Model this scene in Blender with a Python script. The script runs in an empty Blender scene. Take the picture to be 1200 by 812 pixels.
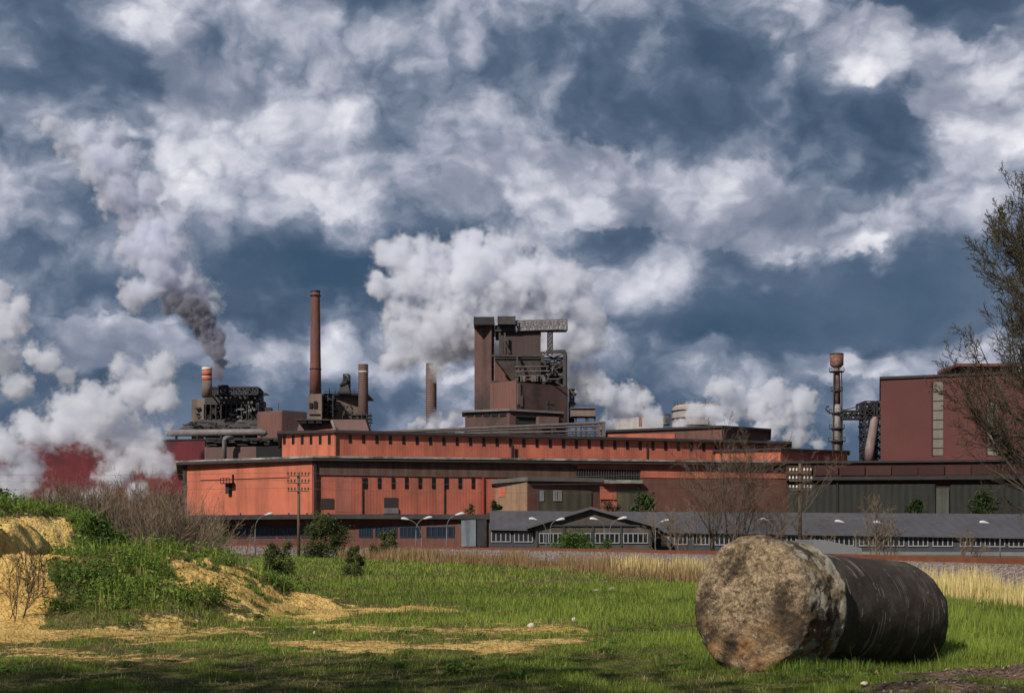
import bpy, math, random
import numpy as np
from mathutils import Vector, Matrix
random.seed(7)
RNG = np.random.default_rng(11)
SC = bpy.context.scene
COL = SC.collection

# ------------------------------------------------------------------ camera
F, HZ, H = 1667.0, 632.0, 1.6          # focal length and horizon row in photograph pixels, eye height
cam = bpy.data.cameras.new('camera'); camo = bpy.data.objects.new('camera', cam); COL.objects.link(camo)
camo.location = (0, 0, H); camo.rotation_euler = (math.radians(90), 0, 0)
cam.sensor_width = 36; cam.lens = 36*F/1200; cam.shift_y = (HZ-406)/1200
cam.clip_end = 20000; cam.clip_start = .1
SC.camera = camo

# ------------------------------------------------------------------ node helper
class NT:
    def __init__(s, tree):
        s.t = tree; s.n = tree.nodes; s.l = tree.links
    def new(s, typ, **kw):
        n = s.n.new(typ)
        for k, v in kw.items(): setattr(n, k, v)
        return n
    def put(s, inp, v):
        if v is None: return
        if isinstance(v, bpy.types.NodeSocket): s.l.new(v, inp)
        else:
            if isinstance(v, (tuple, list)) and len(v) == 3 and inp.type == 'RGBA': v = (*v, 1)
            inp.default_value = v
    def m(s, op, a, b=None, c=None, clamp=False):
        n = s.new('ShaderNodeMath', operation=op, use_clamp=clamp)
        for i, v in enumerate((a, b, c)): s.put(n.inputs[i], v)
        return n.outputs[0]
    def vm(s, op, a, b=None):
        n = s.new('ShaderNodeVectorMath', operation=op)
        s.put(n.inputs[0], a); s.put(n.inputs[1], b)
        return n.outputs[0]
    def noise(s, vec, scale, detail=4, rough=.55, col=False):
        n = s.new('ShaderNodeTexNoise')
        s.put(n.inputs['Vector'], vec); n.inputs['Scale'].default_value = scale
        n.inputs['Detail'].default_value = detail; n.inputs['Roughness'].default_value = rough
        return n.outputs['Color' if col else 'Fac']
    def vor(s, vec, scale, out='Distance', feature='F1'):
        n = s.new('ShaderNodeTexVoronoi', feature=feature)
        s.put(n.inputs['Vector'], vec); n.inputs['Scale'].default_value = scale
        return n.outputs[out]
    def map(s, v, a, b, c=0, d=1, smooth=False):
        n = s.new('ShaderNodeMapRange', interpolation_type='SMOOTHSTEP' if smooth else 'LINEAR')
        s.put(n.inputs[0], v)
        for i, x in enumerate((a, b, c, d)): s.put(n.inputs[1+i], x)
        return n.outputs[0]
    def mix(s, f, a, b, mode='MIX'):
        n = s.new('ShaderNodeMix', data_type='RGBA', blend_type=mode)
        s.put(n.inputs[0], f); s.put(n.inputs[6], a); s.put(n.inputs[7], b)
        return n.outputs[2]
    def ramp(s, v, stops):
        n = s.new('ShaderNodeValToRGB'); cr = n.color_ramp
        while len(cr.elements) < len(stops): cr.elements.new(.5)
        for e, (p, c) in zip(cr.elements, stops): e.position = p; e.color = (*c, 1)
        s.put(n.inputs[0], v)
        return n.outputs[0]
    def scaled(s, vec, sc):
        return s.vm('MULTIPLY', vec, sc)

# ------------------------------------------------------------------ sun and sky
SUN_EL, SUN_AZ = math.radians(38), math.radians(37)       # sun behind the camera, to its left
to_sun = Vector((-math.sin(SUN_AZ)*math.cos(SUN_EL), -math.cos(SUN_AZ)*math.cos(SUN_EL), math.sin(SUN_EL)))
sun = bpy.data.lights.new('sun', 'SUN'); suno = bpy.data.objects.new('sun', sun); COL.objects.link(suno)
sun.energy = 4.6; sun.angle = math.radians(.5); sun.color = (1, .925, .82)
suno.rotation_euler = to_sun.to_track_quat('Z', 'Y').to_euler()
SC.view_settings.view_transform = 'Standard'; SC.view_settings.look = 'None'
SC.view_settings.exposure = 0; SC.view_settings.gamma = 1

world = bpy.data.worlds.new('World'); SC.world = world; world.use_nodes = True
w = NT(world.node_tree); w.n.clear()
def pxdir(px, py):
    x, z = (px-600)/F, (HZ-py)/F
    return math.atan2(x, 1), math.atan2(z, math.hypot(x, 1))
tc = w.new('ShaderNodeTexCoord').outputs['Generated']
nish = w.new('ShaderNodeTexSky', sky_type='NISHITA', sun_disc=False, sun_elevation=SUN_EL,
             sun_rotation=math.atan2(to_sun.x, to_sun.y))
sep = w.new('ShaderNodeSeparateXYZ'); w.l.new(tc, sep.inputs[0])
P = w.scaled(tc, (1, 1, 1.3))
warp = w.vm('SUBTRACT', w.noise(P, 5, 4, .55, True), (.5, .5, .5))
warp2 = w.vm('SUBTRACT', w.noise(P, 22, 4, .6, True), (.5, .5, .5))
Pw = w.vm('ADD', P, w.vm('ADD', w.scaled(warp, (.09, .09, .09)), w.scaled(warp2, (.03, .03, .03))))
def billows(p):
    b = w.vor(p, 12); c = w.vor(p, 29); d = w.vor(p, 70)
    return w.m('SUBTRACT', .75, w.m('ADD', w.m('ADD', w.m('MULTIPLY', b, .8), w.m('MULTIPLY', c, .5)), w.m('MULTIPLY', d, .3)))
n0 = w.noise(Pw, 4.8, 9, .57)
bl = billows(Pw)
n1 = w.noise(w.vm('ADD', Pw, (-.012, 0, .030)), 4.8, 5, .55)
relief = w.m('SUBTRACT', n0, n1)
nB = w.noise(w.vm('ADD', Pw, (3.1, 1.7, .4)), 8.5, 7, .58)
sw = w.new('ShaderNodeSeparateXYZ'); w.l.new(w.vm('ADD', w.scaled(warp, (.045, .045, .045)), w.scaled(warp2, (.05, .05, .05))), sw.inputs[0])
az = w.m('ADD', w.m('ARCTAN2', sep.outputs[0], sep.outputs[1]), sw.outputs[0])
el = w.m('ADD', w.m('ARCSINE', sep.outputs[2]), sw.outputs[2])
BLOBS = [  # photograph px, radii px, brightness
 (500,235,150,30,.26),(600,185,95,42,.34),(690,215,90,36,.28),(770,260,70,26,.2),(400,225,70,28,.15),
 (900,258,72,42,.42),(850,225,45,25,.3),(965,275,35,28,.2),(780,335,34,26,.34),(1025,302,24,14,.34),(975,180,22,10,.22),
 (240,110,70,60,.3),(215,150,60,40,.2),(120,25,90,40,.22),(330,60,90,60,.12),(450,120,60,50,.12),(560,60,90,40,.1),(690,35,110,40,.22),
 (930,60,80,60,.22),(1010,25,60,40,.2),(1130,90,70,45,.3),(1180,160,60,40,.25),(1120,30,50,30,.1),(1060,180,70,40,.12),
 (330,412,130,24,.34),(150,400,120,26,.26),(560,430,90,20,.18),(70,215,70,40,.14),(40,300,60,60,.1),(130,395,90,30,.2),(30,120,60,50,.1),
 (860,428,220,20,.24),(1050,428,100,18,.26),(1160,330,50,40,.14),(760,410,60,20,.06),(350,170,70,30,.14),(390,130,40,30,.12),
 (330,330,120,46,-.18),(410,355,60,40,-.15),(950,350,260,42,-.30),(1080,350,80,80,-.2),(820,390,140,30,-.2),(830,140,120,45,-.10),
 (990,130,70,40,-.07),(1000,215,90,36,-.10),(1160,20,35,50,-.2),(440,290,70,26,-.18),(80,345,90,36,-.2),(600,280,120,26,-.1),
 (700,110,110,36,-.06),(480,80,80,30,-.12),(60,90,70,26,-.12),(700,490,250,40,-.12),(1000,500,140,40,-.08),(250,200,60,34,-.1),(340,470,100,30,-.08),
]
accp = accn = None
_c = w.new('ShaderNodeCombineXYZ'); w.put(_c.inputs[0], az); w.put(_c.inputs[1], el); azel = _c.outputs[0]
for (bx, by, rx, ry, am) in BLOBS:
    a0, e0 = pxdir(bx, by)
    if am > 0: rx, ry, am = rx*1.15, ry*1.2, am*1.2
    n = w.new('ShaderNodeVectorMath', operation='MULTIPLY_ADD'); w.l.new(azel, n.inputs[0]); n.inputs[1].default_value = (F/rx, F/ry, 0); n.inputs[2].default_value = (-a0*F/rx, -e0*F/ry, 0)
    n2 = w.new('ShaderNodeVectorMath', operation='DOT_PRODUCT'); w.l.new(n.outputs[0], n2.inputs[0]); w.l.new(n.outputs[0], n2.inputs[1])
    g = w.m('MULTIPLY', w.m('POWER', .497, n2.outputs['Value']), am)
    if am > 0: accp = g if accp is None else w.m('ADD', accp, g)
    else: accn = g if accn is None else w.m('ADD', accn, g)
acc = w.m('ADD', accp, accn)
# three layers: slate base, grey masses, bright billows
under = w.ramp(w.m('ADD', w.noise(P, 3.3, 7, .58), w.m('MULTIPLY', acc, .25)), [(.34, (.044, .086, .150)), (.47, (.078, .128, .202)), (.58, (.140, .188, .268)), (.70, (.235, .278, .355))])
fB = w.m('ADD', w.m('ADD', w.m('MULTIPLY', w.m('SUBTRACT', n0, .5), 1.55), w.m('MULTIPLY', acc, 1.25)), w.m('MULTIPLY', bl, .25))
fB = w.m('ADD', fB, .66)
covB = w.map(fB, .30, .66, 0, 1, True)
shB = w.m('ADD', w.m('ADD', w.m('MULTIPLY', relief, 3.6), w.m('MULTIPLY', w.m('SUBTRACT', bl, .1), .55)), w.m('MULTIPLY', acc, .55))
shB = w.map(shB, -.62, .85, 0, 1, True)
grey = w.ramp(shB, [(0, (.050, .088, .150)), (.25, (.100, .145, .222)), (.46, (.215, .255, .345)), (.70, (.46, .48, .57)), (1, (.80, .80, .87))])
fC = w.m('ADD', w.m('ADD', w.m('MULTIPLY', w.m('SUBTRACT', nB, .5), 1.25), w.m('MULTIPLY', accp, 1.55)), w.m('MULTIPLY', bl, .42))
fC = w.m('ADD', fC, w.m('MULTIPLY', accn, .55))
covC = w.map(fC, .52, .72, 0, .92, True)
shC = w.m('ADD', w.m('ADD', w.m('MULTIPLY', relief, 3.4), w.m('MULTIPLY', w.m('SUBTRACT', bl, .15), .9)), w.m('MULTIPLY', w.m('SUBTRACT', nB, .5), .8))
shC = w.map(shC, -.75, .62, 0, 1, True)
white = w.ramp(shC, [(0, (.17, .205, .29)), (.3, (.34, .365, .455)), (.6, (.62, .63, .71)), (1, (.95, .93, .97))])
cl = w.mix(covC, w.mix(covB, under, grey), white)
field = fB
clouds = w.new('ShaderNodeBackground'); w.put(clouds.inputs[0], cl); clouds.inputs[1].default_value = 1.0
clear = w.new('ShaderNodeBackground'); w.put(clear.inputs[0], nish.outputs[0]); clear.inputs[1].default_value = .05
cover = w.map(field, .0, .3, .88, 1.0)
mx = w.new('ShaderNodeMixShader'); w.put(mx.inputs[0], cover); w.l.new(clear.outputs[0], mx.inputs[1]); w.l.new(clouds.outputs[0], mx.inputs[2])
wo = w.new('ShaderNodeOutputWorld'); w.l.new(mx.outputs[0], wo.inputs[0])
world.cycles.sampling_method = 'MANUAL'; world.cycles.sample_map_resolution = 512

cy = SC.cycles
cy.use_denoising = True; cy.max_bounces = 10; cy.diffuse_bounces = 3; cy.glossy_bounces = 2
cy.transparent_max_bounces = 12; cy.volume_bounces = 14; cy.transmission_bounces = 4
cy.use_adaptive_sampling = True; cy.adaptive_threshold = .02; cy.adaptive_min_samples = 12
SC.render.resolution_x = 1024; SC.render.resolution_y = 692

# ------------------------------------------------------------------ materials
MATS = {}
def mat(name, col, rough=.75, var=.22, scale=.6, streak=0, dirt=(.02, .018, .016), bump=0, bscale=8, ribs=0, metal=0, blotch=0, bcol=(.05, .03, .02), bsc=.15, spec=.3, ssc=1.3):
    if name in MATS: return MATS[name]
    m = bpy.data.materials.new(name); m.use_nodes = True
    t = NT(m.node_tree); t.n.clear()
    out = t.new('ShaderNodeOutputMaterial'); b = t.new('ShaderNodeBsdfPrincipled'); t.l.new(b.outputs[0], out.inputs[0])
    pos = t.new('ShaderNodeNewGeometry').outputs['Position']
    n = t.noise(pos, scale, 6, .62)
    v = t.map(n, .25, .75, 1-var, 1+var)
    vc = t.new('ShaderNodeCombineXYZ')
    for i in range(3): t.put(vc.inputs[i], v)
    c = t.mix(1, (*col, 1), vc.outputs[0], 'MULTIPLY')
    if blotch:
        f = t.map(t.noise(pos, bsc, 6, .68), .43, .62, 0, blotch, True)
        c = t.mix(f, c, (*bcol, 1))
    if streak:
        s = t.noise(t.scaled(pos, (1, 1, .07)), ssc, 5, .62)
        c = t.mix(t.map(s, .45, .68, 0, streak), c, (*dirt, 1))
    h = None
    if ribs:
        wv = t.new('ShaderNodeTexWave', wave_type='BANDS', bands_direction='X'); t.put(wv.inputs['Vector'], pos)
        wv.inputs['Scale'].default_value = .314/ribs*1.0; h = wv.outputs['Fac']
        bp = t.new('ShaderNodeBump'); bp.inputs['Strength'].default_value = .3; bp.inputs['Distance'].default_value = ribs*.09
        t.put(bp.inputs['Height'], h); t.l.new(bp.outputs[0], b.inputs['Normal'])
    elif bump:
        bp = t.new('ShaderNodeBump'); bp.inputs['Strength'].default_value = bump; bp.inputs['Distance'].default_value = .5/bscale
        t.put(bp.inputs['Height'], t.noise(pos, bscale, 6, .65)); t.l.new(bp.outputs[0], b.inputs['Normal'])
    t.put(b.inputs['Base Color'], c)
    b.inputs['Roughness'].default_value = rough; b.inputs['Metallic'].default_value = metal
    b.inputs['Specular IOR Level'].default_value = spec
    MATS[name] = m
    return m
def leafmat(name, c1, c2, trans=.35):
    if name in MATS: return MATS[name]
    m = bpy.data.materials.new(name); m.use_nodes = True
    t = NT(m.node_tree); t.n.clear()
    out = t.new('ShaderNodeOutputMaterial')
    at = t.new('ShaderNodeAttribute', attribute_name='tint').outputs['Fac']
    c = t.mix(at, (*c1, 1), (*c2, 1))
    b = t.new('ShaderNodeBsdfPrincipled'); t.put(b.inputs['Base Color'], c); b.inputs['Roughness'].default_value = .6
    b.inputs['Specular IOR Level'].default_value = .25
    tr = t.new('ShaderNodeBsdfTranslucent'); t.put(tr.inputs[0], c)
    mxs = t.new('ShaderNodeMixShader'); mxs.inputs[0].default_value = trans
    t.l.new(b.outputs[0], mxs.inputs[1]); t.l.new(tr.outputs[0], mxs.inputs[2]); t.l.new(mxs.outputs[0], out.inputs[0])
    MATS[name] = m
    return m

# ------------------------------------------------------------------ object helpers
ROOT = {}
def thing(name, label, cat, loc=(0, 0, 0), group=None):
    o = bpy.data.objects.new(name, None); COL.objects.link(o); o.location = loc
    o.empty_display_size = .5
    o['label'] = label; o['category'] = cat
    if group: o['group'] = group
    ROOT[o] = Vector(loc)
    return o
def tag(o, label=None, cat=None, group=None, kind=None):
    for k, v in (('label', label), ('category', cat), ('group', group), ('kind', kind)):
        if v: o[k] = v
    return o
def meshobj(name, verts, faces, m, parent=None, smooth=False, tint=None, loc=None):
    me = bpy.data.meshes.new(name)
    off = ROOT.get(parent, Vector((0, 0, 0))) if loc is None else Vector(loc)
    if isinstance(verts, np.ndarray):
        v = verts - np.array(off)[None, :]
        me.vertices.add(len(v)); me.vertices.foreach_set('co', v.astype(np.float32).ravel())
        fa = faces; k = fa.shape[1]
        me.loops.add(fa.size); me.loops.foreach_set('vertex_index', fa.astype(np.int32).ravel())
        me.polygons.add(len(fa)); me.polygons.foreach_set('loop_start', np.arange(0, fa.size, k, dtype=np.int32))
        me.update(calc_edges=True); me.validate()
    else:
        me.from_pydata([tuple(Vector(p)-off) for p in verts], [], faces); me.update()
    if smooth: me.polygons.foreach_set('use_smooth', np.ones(len(me.polygons), dtype=bool))
    if tint is not None:
        a = me.attributes.new('tint', 'FLOAT', 'POINT'); a.data.foreach_set('value', np.asarray(tint, np.float32))
    me.materials.append(m)
    o = bpy.data.objects.new(name, me); COL.objects.link(o)
    if parent is not None: o.parent = parent; ROOT[o] = off
    else:
        o.location = off; ROOT[o] = off
    return o
class MB:
    def __init__(s): s.v = []; s.f = []
    def poly(s, pts, *faces):
        b = len(s.v); s.v += [tuple(p) for p in pts]
        s.f += [tuple(b+i for i in f) for f in faces]
    def hexa(s, p):        # 4 bottom, 4 top, same winding
        s.poly(p, (0, 3, 2, 1), (4, 5, 6, 7), (0, 1, 5, 4), (1, 2, 6, 5), (2, 3, 7, 6), (3, 0, 4, 7))
    def box(s, x0, y0, z0, x1, y1, z1):
        s.hexa([(x0, y0, z0), (x1, y0, z0), (x1, y1, z0), (x0, y1, z0), (x0, y0, z1), (x1, y0, z1), (x1, y1, z1), (x0, y1, z1)])
    def prism(s, lo, hi):  # two polygons with the same number of 3-D points
        n = len(lo); b = len(s.v); s.v += [tuple(p) for p in lo]+[tuple(p) for p in hi]
        s.f.append(tuple(b+i for i in range(n-1, -1, -1))); s.f.append(tuple(b+n+i for i in range(n)))
        for i in range(n):
            j = (i+1) % n; s.f.append((b+i, b+j, b+n+j, b+n+i))
    def tube(s, pts, rad, n=8, cap=True):
        pts = [Vector(p) for p in pts]
        if not isinstance(rad, (list, tuple)): rad = [rad]*len(pts)
        b = len(s.v)
        for i, p in enumerate(pts):
            d = (pts[min(i+1, len(pts)-1)]-pts[max(i-1, 0)])
            d = d.normalized() if d.length > 1e-9 else Vector((0, 0, 1))
            u = d.cross(Vector((0, 0, 1))) if abs(d.z) < .95 else d.cross(Vector((0, 1, 0)))
            u.normalize(); v = d.cross(u)
            for k in range(n):
                a = 2*math.pi*(k+.5)/n
                s.v.append(tuple(p+(u*math.cos(a)+v*math.sin(a))*rad[i]))
        for i in range(len(pts)-1):
            for k in range(n):
                k2 = (k+1) % n
                s.f.append((b+i*n+k, b+i*n+k2, b+(i+1)*n+k2, b+(i+1)*n+k))
        if cap:
            s.f.append(tuple(b+k for k in range(n-1, -1, -1))); e = b+(len(pts)-1)*n
            s.f.append(tuple(e+k for k in range(n)))
    def beam(s, p, q, r): s.tube([p, q], r*1.2, 4)
    def truss(s, p, q, h, wd, n, r):
        p, q = Vector(p), Vector(q); d = (q-p)
        side = d.cross(Vector((0, 0, 1)))
        side = side.normalized()*wd/2 if side.length > 1e-6 else Vector((wd/2, 0, 0))
        up = side.cross(d).normalized()*h
        if up.z < 0: up = -up
        c = [(p-side, q-side), (p+side, q+side), (p-side+up, q-side+up), (p+side+up, q+side+up)]
        for a, b2 in c: s.beam(a, b2, r)
        for i in range(n+1):
            t = i/n; k = [a.lerp(b2, t) for a, b2 in c]
            s.beam(k[0], k[2], r*.8); s.beam(k[1], k[3], r*.8); s.beam(k[0], k[1], r*.7); s.beam(k[2], k[3], r*.7)
            if i < n:
                t2 = (i+1)/n; k2 = [a.lerp(b2, t2) for a, b2 in c]
                if i % 2: s.beam(k[0], k2[2], r*.7); s.beam(k[1], k2[3], r*.7)
                else: s.beam(k[2], k2[0], r*.7); s.beam(k[3], k2[1], r*.7)
    def tower(s, x0, x1, y0, y1, z0, z1, n, r):   # upright lattice
        cs = [(x0, y0), (x1, y0), (x1, y1), (x0, y1)]
        for (x, y) in cs: s.beam((x, y, z0), (x, y, z1), r)
        for i in range(n):
            a, b2 = z0+(z1-z0)*i/n, z0+(z1-z0)*(i+1)/n
            for j in range(4):
                p, q = cs[j], cs[(j+1) % 4]
                s.beam((*p, b2), (*q, b2), r*.7)
                s.beam((*p, a), (*q, b2), r*.6); s.beam((*q, a), (*p, b2), r*.6)
    def build(s, name, m, parent=None, smooth=False, loc=None):
        return meshobj(name, s.v, s.f, m, parent, smooth, None, loc)
def V(px, py, D): return Vector(((px-600)/F*D, D, H+(HZ-py)/F*D))
def zat(py, D): return H+(HZ-py)/F*D
def xat(px, D): return (px-600)/F*D
def on_wall(A, B, px):
    """Plan point where the sight line at column px meets the wall line A-B."""
    k = (px-600)/F; dx, dy = B[0]-A[0], B[1]-A[1]
    t = (k*A[1]-A[0])/(dx-k*dy)
    return A[0]+dx*t, A[1]+dy*t
def plate(mb, A, B, px0, py0, px1, py1, t0, t1):
    """Box on the wall A-B over a pixel rectangle, from t0 to t1 metres proud of it."""
    a, b = on_wall(A, B, px0), on_wall(A, B, px1)
    n = Vector((B[1]-A[1], -(B[0]-A[0]), 0)).normalized()
    if n.y > 0: n = -n
    D = (a[1]+b[1])/2; zt, zb = zat(py0, D), zat(py1, D)
    pa, pb = Vector((*a, 0)), Vector((*b, 0))
    lo = [pa+n*t1, pb+n*t1, pb+n*t0, pa+n*t0]
    mb.hexa([(p.x, p.y, zb) for p in lo]+[(p.x, p.y, zt) for p in lo])
def shell(front, depth, zb=None):
    """front: [(px, D, ytop)] left to right -> lower and upper outline of a block reaching back by depth."""
    lo, hi = [], []
    for (px, D, yt) in front:
        p = V(px, yt, D); hi.append(p); lo.append(Vector((p.x, p.y, -.3 if zb is None else zb)))
    for (px, D, yt) in (front[-1], front[0]):
        p = V(px, yt, D); k = 1+depth/D
        hi.append(Vector((p.x*k, p.y*k, p.z))); lo.append(Vector((p.x*k, p.y*k, -.3 if zb is None else zb)))
    return lo, hi
def block(name, front, depth, m, parent, zb=None):
    mb = MB(); mb.prism(*shell(front, depth, zb)); return mb.build(name, m, parent)
def slab(name, front, depth, ov, th, m, parent, lift=.004):
    lo, hi = [], []
    n = len(front)
    for i, (px, D, yt) in enumerate(front):
        p = V(px, yt, D); s = -ov if i == 0 else (ov if i == n-1 else 0)
        q = Vector((p.x+s, p.y-ov, p.z+lift)); lo.append(q); hi.append(q+Vector((0, 0, th)))
    for (px, D, yt), s in ((front[-1], ov), (front[0], -ov)):
        p = V(px, yt, D); k = 1+(depth+ov)/D
        q = Vector((p.x*k+s, p.y*k, p.z+lift)); lo.append(q); hi.append(q+Vector((0, 0, th)))
    mb = MB(); mb.prism(lo, hi); return mb.build(name, m, parent)
def plan(front, i): return (xat(front[i][0], front[i][1]), front[i][1])
def base(px, D): return (xat(px, D), D, 0)
def window(parent, A, B, x0, y0, x1, y1, fm, pm, bars=3, t=.1, fr=.05, name='window'):
    """Framed window (frame with bars, pane as its sub-part) on the wall A-B."""
    D = on_wall(A, B, (x0+x1)/2)[1]; e = fr*F/D
    mb = MB()
    plate(mb, A, B, x0, y0, x1, y0+e, .004, t); plate(mb, A, B, x0, y1-e, x1, y1, .004, t)
    for i in range(bars+1):
        c = x0+(x1-x0)*i/bars; a = min(max(c-e/2, x0), x1-e)
        plate(mb, A, B, a, y0+e, a+e, y1-e, .006, t-.006)
    o = mb.build(name, fm, parent)
    g = MB(); plate(g, A, B, x0+e*.2, y0+e*.2, x1-e*.2, y1-e*.2, .002, t*.3)
    g.build('pane', pm, o)
    return o
def each(name, m, parent, fn, items):
    for it in items:
        mb = MB(); fn(mb, it); mb.build(name, m, parent)
def lathe(mb, cx, cy, prof, n=20):
    mb.tube([(cx, cy, z) for r, z in prof], [r for r, z in prof], n)

# ------------------------------------------------------------------ numeric noise
def _hash(i, j, k, seed):
    n = (i.astype(np.int64)*374761393 + j.astype(np.int64)*668265263 + k.astype(np.int64)*2147483647 + seed*974711) & 0x7fffffff
    n = ((n ^ (n >> 13))*1274126177) & 0x7fffffff
    n = ((n ^ (n >> 15))*1911520717) & 0x7fffffff
    return ((n ^ (n >> 16)) & 0xffff)/65535.0
def vnoise(x, y, z, seed=0):
    xi, yi, zi = np.floor(x).astype(np.int64), np.floor(y).astype(np.int64), np.floor(z).astype(np.int64)
    fx, fy, fz = x-xi, y-yi, z-zi
    fx, fy, fz = [f*f*f*(f*(f*6-15)+10) for f in (fx, fy, fz)]
    r = 0
    for a in (0, 1):
        for b in (0, 1):
            for c in (0, 1):
                r = r + _hash(xi+a, yi+b, zi+c, seed)*(fx if a else 1-fx)*(fy if b else 1-fy)*(fz if c else 1-fz)
    return r
def fbm_np(x, y, z, oct=4, seed=0, gain=.5):
    s, a, t = 0, 1, 0
    for o in range(oct):
        s = s+a*vnoise(x*2**o+o*17.3, y*2**o+o*5.1, z*2**o+o*9.7, seed+o); t += a; a *= gain
    return s/t
def sstep(a, b, x):
    t = np.clip((x-a)/(b-a), 0, 1); return t*t*(3-2*t)

# ------------------------------------------------------------------ terrain
RAILX = [(0, 28), (20, 22.9), (40, 18.6), (48, 16.6), (82, 9.6), (124, -7.4), (176, -36), (230, -68), (420, -185)]
_rd = np.array([a for a, b in RAILX], float); _rx = np.array([b for a, b in RAILX], float)
def _spl(D):
    # smooth interpolation (cubic Hermite with finite-difference slopes)
    D = np.asarray(D, float); i = np.clip(np.searchsorted(_rd, D)-1, 0, len(_rd)-2)
    mslope = np.gradient(_rx, _rd)
    h = _rd[i+1]-_rd[i]; t = (D-_rd[i])/h
    return ((2*t**3-3*t**2+1)*_rx[i]+(t**3-2*t**2+t)*h*mslope[i]+(-2*t**3+3*t**2)*_rx[i+1]+(t**3-t**2)*h*mslope[i+1])
def rail_frame(D, e=.5):
    x = float(_spl(D)); dx = float(_spl(D+e)-_spl(D-e))/(2*e)
    t = Vector((dx, 1, 0)).normalized(); return Vector((x, D, 0)), t, Vector((t.y, -t.x, 0))
def rail_dist(x, y):
    dx = (_spl(y+.5)-_spl(y-.5))
    return (x-_spl(y))/np.sqrt(1+dx*dx)
def seg_dist(x, y, ax, ay, bx, by):
    t = np.clip(((x-ax)*(bx-ax)+(y-ay)*(by-ay))/((bx-ax)**2+(by-ay)**2), 0, 1)
    return np.hypot(x-(ax+t*(bx-ax)), y-(ay+t*(by-ay))), t
def height(x, y):
    x = np.asarray(x, float); y = np.asarray(y, float); z0 = np.zeros_like(x)
    n1 = fbm_np(x*.35, y*.35, z0, 3, 5); n2 = fbm_np(x*1.6, y*1.6, z0, 3, 9)
    n3 = fbm_np(x*4.5, y*4.5, z0, 3, 23)
    h = (n1-.5)*.22*sstep(14, 24, y)+(n2-.5)*.07+(n3-.5)*.03
    def bump(cx, cy, rx, ry, hh, sl, p=2.6):
        r = ((np.abs((x-cx)/rx)**p+np.abs((y-cy)/ry)**p))**(1/p)+(n1-.5)*.35+(n2-.5)*.16
        return hh*sstep(0, 1, (1-r)*sl)
    m = np.maximum(bump(-9.6, 31.8, 4.9, 7.4, 1.22, 1.7), bump(-15.5, 36.5, 6.6, 10.0, 2.3, 1.9))
    m = np.maximum(m, bump(-13.4, 30.0, 3.7, 5.6, 1.9, 3.0))
    d, t = seg_dist(x, y, -8.2, 32.5, -3.6, 35.0)
    ridge = (1.42*(1-t)**1.15+.06)*sstep(0, 1, (1.9-.6*t-d+(n2-.5)*.9)/1.7)
    m = np.maximum(m, ridge)
    k = sstep(.15, .9, m)
    h = h+m+k*((n2-.5)*.40+(n3-.5)*.26)
    # eroded sand face at the left end of the mound
    er = sstep(-9.4, -10.4, x)*sstep(23, 24.5, y)*sstep(30, 27.5, y)
    h = h+er*k*((fbm_np(x*2.6, y*2.6, h*2, 5, 41, .62)-.5)*1.5)
    h = h-.20*np.exp(-((x-5.0)**2/2.2+(y-18.6)**2/1.2))
    # two small earth heaps beside the cylinder
    for (cx, cy, rx, ry, hh) in ((4.45, 14.75, .95, .55, .13), (5.75, 16.3, 1.3, .6, .12), (7.1, 15.9, 1.2, .6, .13)):
        q = ((x-cx)/rx)**2+((y-cy)/ry)**2
        h = h+hh*np.exp(-q*1.2)*(1+(n3-.5)*1.6)
    h = h-.5*sstep(150, 260, y)
    return h
def sandmask(x, y, h):
    px = 600+x/y*F; py = HZ+(H-h)/y*F
    z0 = np.zeros_like(x)
    n = fbm_np(x*.9, y*.9, z0, 4, 77)-.5; nf = fbm_np(x*2.8, y*2.8, z0, 3, 78)-.5
    near = (y > 12) & (y < 48)
    def soft(v): return sstep(-1, 1, v)
    s = np.zeros_like(x)
    # eroded left face and sandy top
    s = np.maximum(s, soft((52+n*55-px)/12)*soft((y-22.4)/.6)*soft((31.5-y)/1.0))
    s = np.maximum(s, soft((84+n*50-px)/14)*soft((py-606)/4)*soft((652+n*20-py)/6)*(y < 45))
    # sand tongue down the ridge
    d, t = seg_dist(px, py, 215, 660, 395, 716)
    s = np.maximum(s, .80*soft((17-4*t-d+n*70+nf*50)/7)*(y > 26)*(y < 37))
    d, t = seg_dist(px, py, 250, 648, 430, 716)
    s = np.maximum(s, .85*soft((4-d+n*18+nf*16)/5)*(y > 26)*(y < 38))
    # trampled patches
    def strip(x0, x1, yc, hw, k, nn=1.0):
        e = np.minimum(px-x0, x1-px)/60
        return k*soft((hw-np.abs(py-yc)+n*hw*3.2*nn+nf*hw*3.0)/(hw*.55))*soft(e*2+n*3)
    s = np.maximum(s, strip(40, 330, 742, 7, .56, 1.4)); s = np.maximum(s, strip(-40, 260, 770, 7, .5, 1.4))
    s = np.maximum(s, strip(300, 620, 756, 6.0, .66, 1.2)); s = np.maximum(s, strip(400, 560, 713, 2.8, .95))
    s = np.maximum(s, strip(350, 680, 736, 6, .55, 1.5)); s = np.maximum(s, strip(160, 420, 726, 4, .5, 1.4)); s = np.maximum(s, strip(560, 690, 752, 4, .6))
    s = np.maximum(s, strip(-60, 60, 748, 6, .8))
    s = s*near
    dirt = np.zeros_like(x)
    for (cx, cy, rx, ry, hh) in ((4.45, 14.75, .95, .55, .13), (5.75, 16.3, 1.3, .6, .12), (7.1, 15.9, 1.2, .6, .13)):
        q = ((x-cx)/rx)**2+((y-cy)/ry)**2
        dirt = np.maximum(dirt, soft((1.0-q+n*1.2+nf*1.0)/.3))
    return np.clip(s, 0, 1), dirt
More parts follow.
